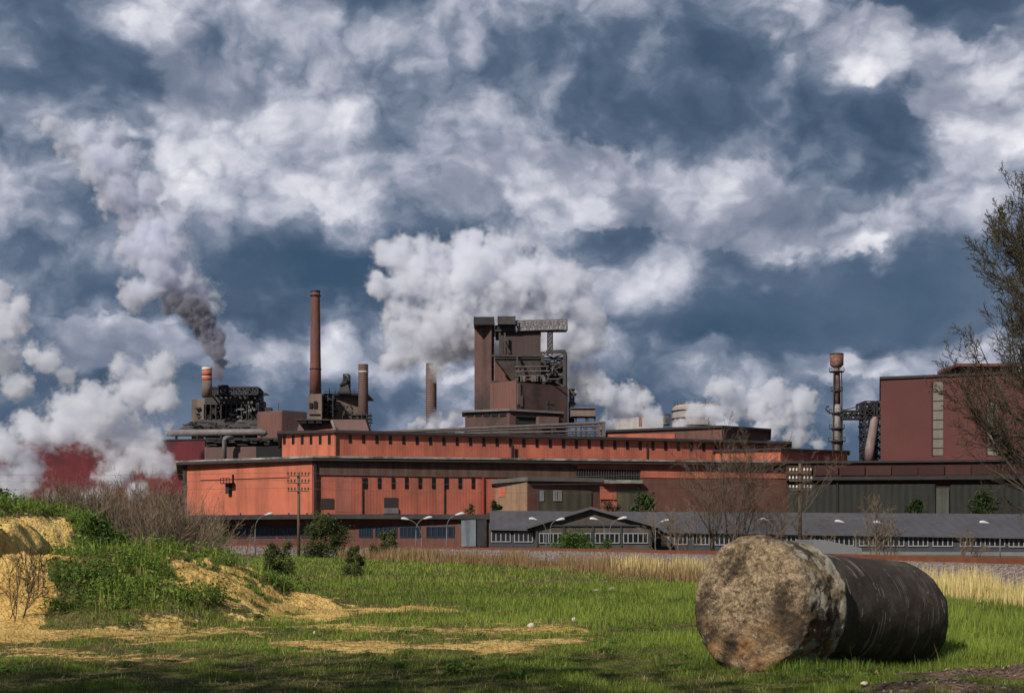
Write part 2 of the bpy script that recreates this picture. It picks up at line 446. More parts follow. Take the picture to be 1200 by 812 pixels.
xs = np.concatenate([np.array([-6000, -2500, -1200, -600, -300, -160, -100, -70, -50, -38, -30, -26]), np.arange(-23, 15.01, .085), np.array([16, 18, 21, 26, 34, 46, 62, 90, 140, 250, 500, 1000, 2500, 6000])])
ys = np.concatenate([np.array([-400, -100, -30, -8, 2, 8, 11, 13]), np.arange(14, 27, .085), np.arange(27, 44, .11), np.arange(44, 70, .5), np.arange(70, 140, 2.5), np.array([145, 160, 180, 210, 260, 340, 480, 700, 1100, 2000, 4000, 9000])])
GX, GY = np.meshgrid(xs, ys)
GH = height(GX.ravel(), GY.ravel())
_s, _d = sandmask(GX.ravel(), np.maximum(GY.ravel(), 1.0), GH)
_nx, _ny = len(xs), len(ys)
_i = (np.arange(_ny-1)[:, None]*_nx+np.arange(_nx-1)[None, :]).ravel()
gm = bpy.data.materials.new('earth and sand'); gm.use_nodes = True
t = NT(gm.node_tree); t.n.clear()
out = t.new('ShaderNodeOutputMaterial'); b = t.new('ShaderNodeBsdfPrincipled'); t.l.new(b.outputs[0], out.inputs[0])
pos = t.new('ShaderNodeNewGeometry').outputs['Position']
sa = t.new('ShaderNodeAttribute', attribute_name='tint').outputs['Fac']; da = t.new('ShaderNodeAttribute', attribute_name='dirt').outputs['Fac']
nf = t.noise(pos, 5, 8, .65); nb = t.noise(pos, .35, 4, .6)
soil = t.ramp(nf, [(.3, (.055, .058, .018)), (.5, (.12, .105, .04)), (.66, (.27, .20, .09))])
sand = t.ramp(t.m('ADD', t.m('MULTIPLY', nf, .6), t.m('MULTIPLY', nb, .4)), [(.32, (.27, .15, .05)), (.48, (.70, .45, .14)), (.66, (.90, .66, .26))])
earth = t.ramp(t.noise(pos, 14, 6, .7), [(.3, (.07, .045, .03)), (.5, (.17, .115, .08)), (.7, (.27, .20, .15))])
f = t.map(t.m('ADD', sa, t.m('MULTIPLY', t.m('SUBTRACT', t.noise(pos, 4.2, 10, .80), .5), 3.0)), .34, .60, 0, 1, True)
c = t.mix(f, soil, sand); c = t.mix(t.map(t.m('ADD', da, t.m('MULTIPLY', t.m('SUBTRACT', nf, .5), .8)), .35, .6, 0, 1, True), c, earth)
far = t.new('ShaderNodeSeparateXYZ'); t.l.new(pos, far.inputs[0])
c = t.mix(t.map(far.outputs[1], 75, 150, 0, .85, True), c, t.ramp(t.noise(pos, .08, 5, .6), [(.35, (.07, .075, .04)), (.6, (.13, .115, .085))]))
t.put(b.inputs['Base Color'], c); b.inputs['Roughness'].default_value = .95; b.inputs['Specular IOR Level'].default_value = .1
bp = t.new('ShaderNodeBump'); bp.inputs['Strength'].default_value = 1; bp.inputs['Distance'].default_value = .11
t.put(bp.inputs['Height'], t.m('ADD', t.noise(pos, 9, 8, .7), t.m('MULTIPLY', t.vor(pos, 13), .5))); t.l.new(bp.outputs[0], b.inputs['Normal'])
gfaces = np.stack([_i, _i+1, _i+_nx+1, _i+_nx], 1)
ground = meshobj('ground', np.stack([GX.ravel(), GY.ravel(), GH], 1), gfaces, gm, None, True, _s)
ad = ground.data.attributes.new('dirt', 'FLOAT', 'POINT'); ad.data.foreach_set('value', _d.astype(np.float32))
tag(ground, kind='structure')

# ------------------------------------------------------------------ railway embankment and track
def strip_mesh(name, Ds, prof, m):
    """prof: (offset across, height) list; swept along the railway line."""
    v = []; k = len(prof)
    for D in Ds:
        p, tt, n = rail_frame(D)
        for (o, z) in prof: v.append(p+n*o+Vector((0, 0, z)))
    f = [(i*k+j, i*k+j+1, (i+1)*k+j+1, (i+1)*k+j) for i in range(len(Ds)-1) for j in range(k-1)]
    return v, f
bal = bpy.data.materials.new('track ballast'); bal.use_nodes = True
t = NT(bal.node_tree); t.n.clear()
out = t.new('ShaderNodeOutputMaterial'); b = t.new('ShaderNodeBsdfPrincipled'); t.l.new(b.outputs[0], out.inputs[0])
pos = t.new('ShaderNodeNewGeometry').outputs['Position']
vc = t.new('ShaderNodeTexVoronoi'); t.put(vc.inputs['Vector'], pos); vc.inputs['Scale'].default_value = 9
rnd = t.new('ShaderNodeSeparateXYZ'); t.l.new(vc.outputs['Color'], rnd.inputs[0])
c = t.ramp(t.m('ADD', t.m('MULTIPLY', rnd.outputs[0], .7), t.m('MULTIPLY', t.noise(pos, .5, 4), .3)), [(.1, (.06, .043, .036)), (.45, (.15, .115, .10)), (.9, (.32, .27, .245))])
t.put(b.inputs['Base Color'], c); b.inputs['Roughness'].default_value = .9
bp = t.new('ShaderNodeBump'); bp.inputs['Strength'].default_value = .6; bp.inputs['Distance'].default_value = .03; bp.invert = True
t.put(bp.inputs['Height'], vc.outputs['Distance']); t.l.new(bp.outputs[0], b.inputs['Normal'])
RZ = .97
Ds = [6+i*2.0 for i in range(100)]+[206+i*12 for i in range(18)]
v, f = strip_mesh('b', Ds, [(3.6, -.1), (2.1, .80), (-2.1, .80), (-2.5, .62), (-3.3, .22), (-4.1, -.2)], bal)
tag(meshobj('railway_embankment', v, f, bal), kind='structure')
track = thing('railway_track', 'rusty brown railway track on a grey ballast bank crossing behind the field', 'railway track', base(1030, 60))
rust = mat('rusty rail steel', (.16, .055, .025), .6, .3, 2)
for o in (.75, -.75):
    v, f = strip_mesh('r', Ds, [(o+.05, RZ-.17), (o+.05, RZ), (o-.05, RZ), (o-.05, RZ-.17)], rust)
    meshobj('rail', v, f, rust, track)
slm = mat('sleeper concrete', (.30, .25, .21), .9, .3, 3)
D = 30.0; k = 0; rest = MB()
while D < 190:
    p, tt, n = rail_frame(D)
    c = []
    for (a, e) in ((1.3, -.13), (1.3, .13), (-1.3, .13), (-1.3, -.13)): c.append(p+n*a+tt*e)
    mb = MB() if 44 < D < 96 and k < 95 else rest
    mb.hexa([(q.x, q.y, .74) for q in c]+[(q.x, q.y, .802) for q in c])
    if mb is not rest: mb.build('sleeper', slm, track); k += 1
    D += .66*tt.y
tag(rest.build('sleepers_farther_off', slm, track), kind='stuff')

# ------------------------------------------------------------------ works buildings
ORANGE = mat('orange cladding', (.47, .135, .080), .78, .2, .22, .55, (.14, .05, .032), ssc=.55, blotch=.35, bcol=(.30, .095, .06), bsc=.16, ribs=.5)  # sunlit tone of the cladding, its brightness put into the colour
ORANGE_SHADED = mat('weathered shaded orange cladding', (.42, .118, .074), .8, .24, .2, .5, (.10, .042, .033), ssc=.5, blotch=.4, bcol=(.19, .07, .05), bsc=.12, ribs=.5)  # same cladding, shaded side's darkness put into the colour, plus weathering stains
BROWNBAND = mat('dark brown boards', (.085, .045, .034), .85, .25, .5, .5, (.16, .12, .10))
ROOFD = mat('dark roof edge', (.035, .032, .033), .8, .3, .8)
ROOFL = mat('pale weathered roof edge', (.27, .25, .22), .8, .5, .5, 0, blotch=.8, bcol=(.05, .04, .035), bsc=.35)
SLOT = mat('black opening', (.008, .008, .009), .5, .1)
PANE = mat('dark window glass', (.012, .014, .018), .12, .3, .3, spec=.6)
BLUEP = mat('blue window glass', (.007, .012, .022), .4, .3, .6, spec=.6)
WHITE = mat('white window frame', (.24, .24, .24), .6, .12)
STEEL = mat('dark plant steel', (.028, .026, .028), .6, .35, 1.2)
STEEL2 = mat('sooty grey steel', (.058, .050, .050), .65, .35, .8, .3)
PALE = mat('pale galvanised steel', (.165, .148, .150), .6, .3, .6, .2)
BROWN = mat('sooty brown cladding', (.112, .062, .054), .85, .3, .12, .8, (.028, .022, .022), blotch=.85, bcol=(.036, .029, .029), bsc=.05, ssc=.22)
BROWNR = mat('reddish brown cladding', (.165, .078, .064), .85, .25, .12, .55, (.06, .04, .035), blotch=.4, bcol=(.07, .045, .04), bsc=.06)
MAUVE = mat('dusty mauve cladding', (.15, .088, .082), .85, .2, .1, .5, (.06, .045, .045), ssc=.25)
TAN = mat('dusty tan concrete', (.175, .13, .11), .9, .3, .15, .65, (.055, .042, .038), ssc=.3)
MAROON = mat('maroon cladding', (.125, .018, .024), .8, .2, .15, .4, (.035, .012, .016), blotch=.75, bcol=(.045, .012, .018), bsc=.08)
HALLRED = mat('brick red cladding', (.092, .030, .027), .75, .18, .08, .22, (.09, .03, .025), ribs=.5)
HALLDK = mat('dark maroon cladding', (.045, .017, .016), .8, .15, .15, .25)
HALLMID = mat('lighter maroon panel', (.060, .0235, .021), .8, .15, .15, .25)
GREENR = mat('dark green ribbed sheeting', (.019, .0205, .0185), .6, .22, .3, .4, (.05, .045, .03), ribs=1.15)
BRICKT = mat('tan brick', (.27, .165, .105), .9, .22, .6, .4, (.13, .08, .06))
BRICKM = mat('dark red brick', (.13, .058, .045), .9, .22, .7, .35, (.05, .03, .025))
OGLASS = mat('olive wired glazing', (.085, .075, .05), .4, .25, .5, .3, ribs=1.4)

# --- big orange mill hall: left gable wall and long right wall, flat roof
FO = [(216, 246, 545), (367, 230, 540), (930, 256, 546)]
mill = thing('mill_hall', 'long orange mill hall with a dark brown band under its flat roof', 'factory hall', base(367, 231))
block('wall', FO, 60, ORANGE_SHADED, mill)
A, B = plan(FO, 0), plan(FO, 1); C_, D_ = plan(FO, 1), plan(FO, 2)
mb = MB(); plate(mb, A, B, 219.5, 541, 366.7, 620, .02, .14); mb.build('lit_tone_gable_wall', ORANGE, mill)  # plate carrying the brighter, lit colour over the sun-facing gable
mb = MB(); plate(mb, A, B, 216, 541, 219.3, 620, .02, .35); mb.build('corner_post', ROOFD, mill)
mb = MB(); plate(mb, C_, D_, 371, 543.2, 676, 558.5, .02, .22); mb.build('brown_band', BROWNBAND, mill)
slab('roof', FO, 62, 1.1, .45, ROOFD, mill)
FO2 = [(212, 246, 542.5), (367, 229.5, 536.6), (935, 255.5, 543)]
slab('roof_capping', FO2, 62, .7, .32, ROOFL, mill, .03)
mb = MB(); plate(mb, C_, D_, 367.5, 541, 370.3, 620, .25, .6); mb.build('downpipe', STEEL, mill)
mb = MB(); plate(mb, C_, D_, 565, 559, 566.6, 620, .05, .35); mb.build('red_pipe', mat('red pipe', (.35, .05, .035), .6), mill)
for x in (428.5, 444.6, 460.7, 476.4, 492.1, 508, 523.4, 539, 554.4):
    mb = MB(); plate(mb, C_, D_, x-2, 559.8, x+2, 572.4, .03, .10); mb.build('window', SLOT, mill)
for (x0, x1, y0, y1) in ((393, 412, 560, 600), (583, 600, 559, 600), (640, 672, 562, 600)):
    mb = MB(); plate(mb, C_, D_, x0, y0, x1, y1, .01, .04); mb.build('replaced_panel', mat('faded orange sheet', (.40, .135, .095), .8, .2, .3, .5, (.12, .05, .04), ssc=.6), mill)
for x in (424, 520, 612):
    mb = MB(); plate(mb, C_, D_, x, 559, x+.9, 604, .04, .25); mb.build('downpipe', ROOFD, mill)
for (x0, x1, y0, y1) in ((375.3, 391, 584, 596), (450, 466, 583, 594.6)):
    mb = MB(); plate(mb, C_, D_, x0, y0, x1, y1, .03, .12); mb.build('louvre', mat('dark louvre', (.035, .03, .03), .6, ribs=.3), mill)
mb = MB(); plate(mb, C_, D_, 449.5, 595, 466.5, 601.5, .03, .3); mb.build('duct_box', PALE, mill)
mb = MB(); plate(mb, A, B, 266, 566, 276.5, 567, .2, 1.6); plate(mb, A, B, 266, 560, 276.5, 560.6, 1.5, 1.6); plate(mb, A, B, 268.5, 567, 272.5, 578.5, .2, .9)
for x in (266, 269.5, 273, 276.2): plate(mb, A, B, x, 560.4, x+.4, 566, 1.5, 1.62)
plate(mb, A, B, 274, 556, 275, 566, .2, .5)
mb.build('wall_platform', STEEL, mill)
mb = MB(); plate(mb, A, B, 236, 560.7, 340, 561.3, .15, .25); mb.build('wall_conduit', ROOFD, mill)
# glazed strip and lower right bays of the same hall
mb = MB(); plate(mb, C_, D_, 673, 550, 749.5, 562, .03, .2); g = mb.build('strip_window', SLOT, mill)
mb = MB()
for i in range(26): plate(mb, C_, D_, 674+i*2.95, 550.5, 674.9+i*2.95, 561.6, .21, .3)
mb.build('mullions', STEEL2, g)
mb = MB(); plate(mb, C_, D_, 749.8, 551, 846, 560.2, .03, .4); mb.build('lit_tone_panel', ORANGE, mill)  # brighter colour makes this bay look sunlit
mb = MB(); plate(mb, C_, D_, 846.5, 551, 921, 560.2, .03, .35); mb.build('panel', ORANGE_SHADED, mill)
mb = MB(); plate(mb, C_, D_, 749.8, 560.6, 921, 604, .03, .3); mb.build('brick_base', BRICKM, mill)
mb = MB(); plate(mb, C_, D_, 703, 562.5, 749.5, 566.5, .03, 1.4); mb.build('canopy', ROOFL, mill)
mb = MB(); plate(mb, C_, D_, 703, 573, 722, 585, .03, .25); mb.build('orange_door', ORANGE, mill)
mb = MB(); plate(mb, C_, D_, 722.5, 570, 749.4, 604, .03, .2); mb.build('glazed_bay', OGLASS, mill)

# --- upper storey
FU = [(331, 276, 508.5), (393.5, 264, 507.2), (922, 296, 520.5)]
up = thing('clerestory_storey', 'orange upper storey set back above the mill hall with many narrow black slots', 'factory storey', base(393, 265))
block('wall', FU, 40, ORANGE_SHADED, up, 12)
A, B = plan(FU, 0), plan(FU, 1); C2, D2 = plan(FU, 1), plan(FU, 2)
mb = MB(); plate(mb, A, B, 331.3, 505, 392.8, 540, .02, .12); mb.build('lit_tone_end_wall', ORANGE, up)  # end wall skinned in the lit tone to look sunlit
slab('roof', FU, 42, .9, .5, ROOFD, up)
mb = MB(); plate(mb, C2, D2, 393.2, 509, 394.6, 540, .1, .4); mb.build('corner_pipe', STEEL, up)
for x in (599, 757.5):
    mb = MB(); plate(mb, C2, D2, x, 520.5, x+1.1, 545, .1, .3); mb.build('downpipe', STEEL, up)
for x in (334, 344.3, 355, 365.3, 376, 386.7):
    mb = MB(); plate(mb, A, B, x-1.5, 510, x+1.5, 520.6, .13, .2); mb.build('window', SLOT, up)
for i in range(33):
    x = 410.2+i*15.72-(i*i)*.0055 - (0 if i < 16 else (i-16)*.55)
    y0 = 509.6+(x-410)*.0225
    mb = MB(); plate(mb, C2, D2, x-1.7, y0, x+1.7, y0+9.4, .02, .1); mb.build('window', SLOT, up)
mb = MB(); plate(mb, C2, D2, 603, 526, 606.5, 536, .02, .1); mb.build('window', SLOT, up)

# --- roof hall behind, and the red block to its right
FR = [(712, 330, 506.5), (846, 326, 501), (901, 340, 505)]
rh = thing('rear_roof_hall', 'brown hall with a dark low-pitched roof showing above the orange upper storey', 'factory hall', base(800, 332))
block('wall', FR, 30, BROWNR, rh); slab('roof', FR, 32, .5, .5, ROOFD, rh)
A, B = plan(FR, 0), plan(FR, 1)
mb = MB(); plate(mb, A, B, 712.3, 508.5, 791, 530, .03, .2); mb.build('red_wall_panel', ORANGE_SHADED, rh)
FB = [(838, 276, 529), (915, 274, 527), (993, 290, 530)]
rb = thing('red_annexe', 'orange red flat-roofed block below the flare stack at the end of the upper storey', 'factory block', base(915, 275))
block('wall', FB, 10, ORANGE_SHADED, rb, 8); slab('roof', FB, 10, .5, .3, ROOFD, rb)
A, B = plan(FB, 0), plan(FB, 1)
for (x0, x1) in ((839, 862), (893, 914)):
    mb = MB(); plate(mb, A, B, x0, 531.5, x1, 541.5, .02, .14); mb.build('lit_tone_panel', ORANGE, rb)  # panels in the lit tone, sun put into their colour

# --- dark hall on the right
FD = [(921, 247, 543), (1060, 244, 542), (1420, 238, 538)]
dh = thing('dark_hall', 'long low dark hall with green ribbed walls under a maroon parapet', 'factory hall', base(1060, 245))
block('wall', FD, 40, HALLDK, dh)
slab('roof', FD, 42, .5, .35, ROOFD, dh)
A, B = (xat(921, 247), 247), (xat(1420, 238), 238)
for i in range(12):
    x = 921+i*31
    mb = MB(); plate(mb, A, B, x+.6, 545.5, x+29.6, 557, .6, .72 if i % 2 else .66); mb.build('parapet_panel', (HALLMID, HALLDK)[(i*7) % 3 > 0 or i > 8], dh)
mb = MB(); plate(mb, A, B, 921, 557.6, 1380, 562, .3, 1.6); mb.build('eaves', ROOFD, dh)
each('ribbed_wall', GREENR, dh, lambda mb, q: plate(mb, A, B, q[0], 567.5, q[1], 605, .66, .8), ((921.5, 979.5), (981.5, 1095), (1112.5, 1370)))
mb = MB(); plate(mb, A, B, 1096, 572, 1111, 604, .66, .95); mb.build('sliding_door', mat('grey green door', (.07, .075, .065), .6, .25, .5, .3, ribs=.5), dh)
mb = MB(); plate(mb, A, B, 979.8, 566, 981.2, 605, .7, 1.1); mb.build('downpipe', STEEL, dh)

# --- brown hall with tall window strips
FH = [(1032, 292, 444.5), (1300, 272, 434)]
bh = thing('tall_red_brown_hall', 'tall windowless red brown hall with pale vertical window strips behind the big bare tree', 'factory hall', base(1100, 289))
block('wall', FH, 45, HALLRED, bh); slab('roof', FH, 46, .3, .5, ROOFD, bh)
A, B = plan(FH, 0), plan(FH, 1)
WSTR = mat('pale translucent glazing', (.16, .145, .12), .5, .15, .3, .3)
for (x0, x1, y0) in ((1093.5, 1105.6, 447.5), (1157.3, 1170, 472)):
    mb = MB(); plate(mb, A, B, x0, y0, x1, 533.5, .05, .15); g = mb.build('window_strip', WSTR, bh)
    mb = MB()
    for y in range(8):
        yy = y0+11+y*11
        if yy < 532: plate(mb, A, B, x0+.2, yy, x1-.2, yy+.8, .16, .24)
    plate(mb, A, B, x0-1.6, y0, x0-.1, 533.5, .05, .3)
    mb.build('glazing_bars', HALLDK, g)
vent = thing('roof_ventilator', 'wide flared brown roof ventilator on top of the tall red brown hall', 'roof vent', (*V(1155, 443, 290)[:2], zat(441, 290)))
mb = MB(); y0, y1 = 287, 298
zb, zt = zat(442, 288), zat(427.5, 288)
def quad(x0, x1, z, a, c): return [(xat(x0, 288), a, z), (xat(x1, 288), a, z), (xat(x1, 288), c, z), (xat(x0, 288), c, z)]
mb.prism(quad(1128, 1181, zb, y0, y1), quad(1119, 1192, zat(431, 288), y0-1, y1+1)); mb.build('flared_hood', HALLDK, vent)
mb = MB(); mb.prism(quad(1118, 1193, zat(430.9, 288), y0-1.3, y1+1.3), quad(1118, 1193, zt, y0-1.3, y1+1.3)); mb.build('rim', mat('rim brown', (.14, .055, .04), .8), vent)
aer = thing('roof_aerial', 'small lattice aerials standing on the roof of the tall red brown hall', 'aerial', (xat(1106, 295), 295, zat(442, 293)))
mb = MB()
for x in (1103.5, 1107, 1110): mb.beam((xat(x, 295), 295, zat(444, 295)), (xat(x, 295), 295, zat(434+(x % 3), 295)), .07)
mb.beam((xat(1102, 295), 295, zat(438, 295)), (xat(1111, 295), 295, zat(438, 295)), .06); mb.build('masts', STEEL, aer)

# --- brick office block in front of the mill
FK = [(581, 205, 567), (618.5, 196, 563.5), (703, 202, 565)]
bk = thing('brick_block', 'tan and red brick block with olive glazing in front of the orange hall', 'brick building', base(618, 197))
block('wall', FK, 14, BRICKM, bk); slab('roof', FK, 14, .6, .55, mat('grey felt roof', (.12, .105, .10), .9, .3, .5), bk)
A, B = plan(FK, 0), plan(FK, 1); C3, D3 = plan(FK, 1), plan(FK, 2)
mb = MB(); plate(mb, A, B, 581.2, 565, 618.2, 612, .02, .1); mb.build('tan_brick_face', BRICKT, bk)
mb = MB(); plate(mb, A, B, 585, 571, 593, 582, .11, .16); mb.build('orange_panel', ORANGE, bk)
mb = MB(); plate(mb, C3, D3, 630, 574, 692.5, 612, .02, .14); mb.build('glazed_wall', OGLASS, bk)
for (x0, x1) in ((632, 636.6), (648, 657.5)): window(bk, C3, D3, x0, 574.5, x1, 587, WHITE, PANE, 2 if x1-x0 < 6 else 3, .22, .2)

# ------------------------------------------------------------------ long grey workshop with gable
GREYW = mat('blue grey boarding', (.040, .044, .052), .8, .2, .8, .3)
GROOF = mat('grey sheet roof', (.070, .067, .075), .75, .24, .25, .4, (.04, .036, .04), ribs=1.0)
PLINTH = mat('grey concrete plinth', (.15, .145, .145), .9, .2, .5, .2)
ws = thing('grey_workshop', 'long low grey workshop with white framed windows and a gabled front behind the railway', 'workshop', base(700, 158))
e0, e1 = V(574, 618.5, 165), V(1300, 629.5, 138)
r0, r1 = V(574, 600.4, 171), V(1300, 605.2, 146)
def low(p, d): return Vector((p.x, p.y, p.z-d))
mb = MB()
bk0, bk1 = e0+Vector((0, 14, 0)), e1+Vector((0, 16, 0))
mb.prism([low(e0, 4.5), low(e1, 4.5), low(bk1, 4.5), low(bk0, 4.5)], [e0, e1, bk1, bk0]); mb.build('wall', GREYW, ws)
mb = MB()
up3 = Vector((0, 0, .22)); fo = Vector((0, -.7, -.25))
mb.poly([e0+fo, e1+fo, r1, r0, e0+fo+up3, e1+fo+up3, r1+up3, r0+up3], (0, 3, 2, 1), (4, 5, 6, 7), (0, 1, 5, 4), (1, 2, 6, 5), (2, 3, 7, 6), (3, 0, 4, 7))
mb.poly([r0, r1, bk1, bk0, r0+up3, r1+up3, bk1+up3, bk0+up3], (0, 3, 2, 1), (4, 5, 6, 7), (0, 1, 5, 4), (1, 2, 6, 5), (2, 3, 7, 6), (3, 0, 4, 7))
roof = mb.build('roof', GROOF, ws)
A, B = (e0.x, e0.y), (e1.x, e1.y)
mb = MB(); plate(mb, A, B, 765, 646, 1290, 654, .05, .5); mb.build('plinth', PLINTH, ws)
def wy(px): return 623.4+(px-576)*.0066*1.0
WINS = [(576, 599), (603, 625), (790, 806), (812, 832), (838, 860), (866, 888), (894, 916), (922, 944), (950, 972), (978, 1001), (1007, 1029), (1035, 1060), (1064.5, 1088), (1093, 1117), (1125, 1150), (1154, 1178), (1182, 1206)]
for (x0, x1) in WINS:
    y0 = 623.6+max(0, (x0-576))*.0068
    window(ws, A, B, x0, y0, x1, y0+13.2 if x0 > 700 else y0+11.4, WHITE, PANE, 4 if x1-x0 > 17 else 3, .14, .10)
mb = MB(); plate(mb, A, B, 775, 627, 785, 640, .03, .14); mb.build('white_door', WHITE, ws)
# gable front
GD = 154
gl, gp, gr = V(628, 616.6, GD), V(692, 597.3, GD), V(764, 616.6, GD)
mb = MB()
n = Vector((0, 9, 0)); zb = -.5
fr = [Vector((gl.x, GD, zb)), Vector((gr.x, GD, zb)), gr, gp, gl]
mb.prism(fr, [p+n for p in fr]); gw = mb.build('gable_wall', mat('dark grey gable boards', (.075, .068, .062), .85, .25, .7, .3, blotch=.5, bcol=(.10, .06, .045), bsc=.5), ws)
mb = MB()
for a, b2 in ((gl+Vector((-.9, 0, -.3)), gp), (gp, gr+Vector((.9, 0, -.3)))):
    q = [a+Vector((0, -.6, .05)), b2+Vector((0, -.6, .05)), b2+Vector((0, 10, .05)), a+Vector((0, 10, .05))]
    mb.poly(q+[p+Vector((0, 0, .3)) for p in q], (0, 3, 2, 1), (4, 5, 6, 7), (0, 1, 5, 4), (1, 2, 6, 5), (2, 3, 7, 6), (3, 0, 4, 7))
mb.build('gable_roof', mat('gable roof sheeting', (.085, .083, .09), .75, .2, .4), ws)
GA, GB = (gl.x, GD), (gr.x, GD)
each('gable_post', GREYW, ws, lambda mb, x: plate(mb, GA, GB, x-1, 617, x+1, 640, .02, .12), (629.5, 661, 695, 728, 761.5))
mb = MB(); plate(mb, GA, GB, 629, 614.8, 763, 616.4, .13, .2); mb.build('gable_rail', GREYW, ws)
for (x0, x1) in ((631.5, 659.5), (663, 692.5), (697, 726), (730, 759.5)):
    window(ws, GA, GB, x0, 624.3, x1, 636.6, WHITE, PANE, 5, .14, .11)

# --- low porch-roofed brick building on the left
FP = [(214, 209, 607), (400, 205, 605.5), (575, 187, 606)]
pb = thing('brick_yard_building', 'low maroon brick building with blue windows under a wide dark flat roof', 'brick building', base(400, 206))
PBW = mat('maroon brick', (.12, .052, .042), .9, .2, .8, .35)
block('wall', FP, 12, PBW, pb, -1); slab('roof', FP, 14, 2.6, .65, ROOFD, pb, -.3)
A, B = plan(FP, 0), plan(FP, 1); C4, D4 = plan(FP, 1), plan(FP, 2)
for (wa, wb, l) in ((A, B, ((271, 295), (297.5, 322.5), (325.5, 347), (353, 377))), (C4, D4, ((421, 437), (440, 466), (469, 493), (500, 533)))):
    for (x0, x1) in l: window(pb, wa, wb, x0, 616.8, x1, 629.6, mat('blue window bars', (.018, .032, .052), .5), BLUEP, 5, .12, .12)
mb = MB(); plate(mb, C4, D4, 544, 609, 561, 640, .05, .6); mb.build('pale_door_panel', mat('pale blue grey panel', (.13, .155, .175), .7, .25, .4, .4), pb)
mb = MB(); plate(mb, C4, D4, 562, 608, 573, 640, .05, .5); mb.build('dark_bay', STEEL, pb)
each('roof_vent', STEEL, pb, lambda mb, x: plate(mb, A, B, x, 601.2, x+1, 604, 2.2, 2.5), (288, 318, 344, 365, 390))

# ------------------------------------------------------------------ tall plant behind
def pbox(mb, x0, y0, x1, y1, D, dep):
    """Box whose front face covers a pixel rectangle at distance D."""
    mb.box(xat(x0, D), D, zat(y1, D), xat(x1, D), D+dep, zat(y0, D))
def pbeam(mb, x0, y0, x1, y1, D, r, D2=None): mb.beam(V(x0, y0, D), V(x1, y1, D2 or D), r)
def pcyl(mb, x0, x1, y0, y1, D, taper=1.0, n=20):
    c, r = xat((x0+x1)/2, D), (x1-x0)/2*D/F
    lathe(mb, c, D, [(r, zat(y1, D)), (r*taper, zat(y0, D))], n)

# --- central tower
DT = 400
PIPEM0 = mat('lit pipework', (.12, .105, .10), .7, .35, .5, .3)
tw = thing('steelworks_tower', 'tall sooty brown steelworks tower with an open lattice side and a roof gantry', 'industrial tower', base(610, DT))
F1 = [(556, DT+6, 376), (576, DT, 374.5), (579, DT+1, 376)]
block('tall_slab', F1, 26, BROWN, tw)
k = [(555, DT+5, 371.3), (578.5, DT-1, 373)]
mb = MB(); pbox(mb, 555, 371.2, 579, 380.5, DT-1.2, 24); mb.build('dark_cap', STEEL, tw)
mb = MB(); pbox(mb, 583, 370.5, 604, 380, DT-2, 12); mb.build('lift_house', STEEL2, tw)
mb = MB(); pbox(mb, 580, 381, 604, 388.5, DT, 18); mb.build('head_block', STEEL, tw)
mb = MB(); pbox(mb, 586, 388.7, 633.5, 417, DT+1, 20); mb.build('dark_bunker', mat('sooty bunker', (.055, .042, .040), .8, .35, .15, .4, (.09, .06, .05), blotch=.4, bcol=(.075, .045, .04), bsc=.12), tw)
mb = MB(); pbox(mb, 609, 387, 623, 393.5, DT+3, 1.5); mb.build('bunker_opening', SLOT, tw)
mb = MB(); pbox(mb, 625, 388, 634, 394, DT+3.5, 1.3); mb.build('pale_bunker_panel', TAN, tw)
mb = MB()     # hopper tapering to the lower floor
def prect(x0, x1, y, D, dep): return [V(x0, y, D), V(x1, y, D), V(x1, y, D)+Vector((0, dep, 0)), V(x0, y, D)+Vector((0, dep, 0))]
mb.prism(prect(600, 634, 446, DT-1.5, 16), prect(580, 634, 420.2, DT-4.6, 22)); mb.build('hopper', mat('dusty hopper steel', (.15, .12, .11), .8, .35, .15, .5, (.03, .026, .025)), tw)
mb = MB(); pbox(mb, 576, 415.5, 634, 417.6, DT-5.2, 1.2); pbox(mb, 580, 417.8, 634, 420, DT-4.9, .5); mb.build('upper_platform', STEEL2, tw)
mb = MB()
mb.prism(prect(579.3, 598, 447, DT+1, 18), prect(579.3, 580.5, 418, DT+1, 18)); mb.build('sloped_chute_wall', BROWNR, tw)
FL = [(575, DT-6, 446), (606, DT-13, 447.5), (665.3, DT-3, 453)]
block('lower_block', FL, 24, BROWN, tw)
A, B = plan(FL, 0), plan(FL, 1); A2, B2 = plan(FL, 1), plan(FL, 2)
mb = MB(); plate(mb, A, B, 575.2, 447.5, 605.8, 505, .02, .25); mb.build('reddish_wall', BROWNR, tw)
mb = MB(); plate(mb, A2, B2, 606.2, 449, 609.5, 474, .02, .25); plate(mb, A2, B2, 609.6, 464, 612, 476, .02, .25); mb.build('pale_stain_panel', TAN, tw)
mb = MB(); plate(mb, A2, B2, 636, 474, 644, 476, 2, 2.5); plate(mb, A2, B2, 636, 470, 637.5, 486, 1, 2.5); mb.build('vent_pipe', STEEL, tw)
mb = MB()     # gantry on the roof
mb.truss(V(604, 388.5, DT+2), V(664.5, 386.5, DT+2), 2.6, 4, 12, .22); mb.truss(V(604, 383.4, DT+2), V(664.5, 382, DT+2), 1.5, 4, 12, .14)
mb.build('roof_gantry', PALE, tw)
mb = MB(); mb.box(xat(606, DT), DT+.4, zat(387.3, DT), xat(664, DT), DT+3.6, zat(386.3, DT)); mb.build('gantry_floor', STEEL2, tw)
mb = MB(); x0, x1 = xat(642, DT), xat(647.6, DT); mb.tower(x0, x1, DT+1, DT+3.4, zat(414.5, DT), zat(389, DT), 5, .17); mb.build('gantry_leg', STEEL2, tw)
mb = MB(); mb.tower(xat(634.5, DT), xat(663.5, DT), DT+1, DT+13, zat(453, DT), zat(412.5, DT), 3, .34); mb.build('stair_frame', STEEL2, tw)
mb = MB()
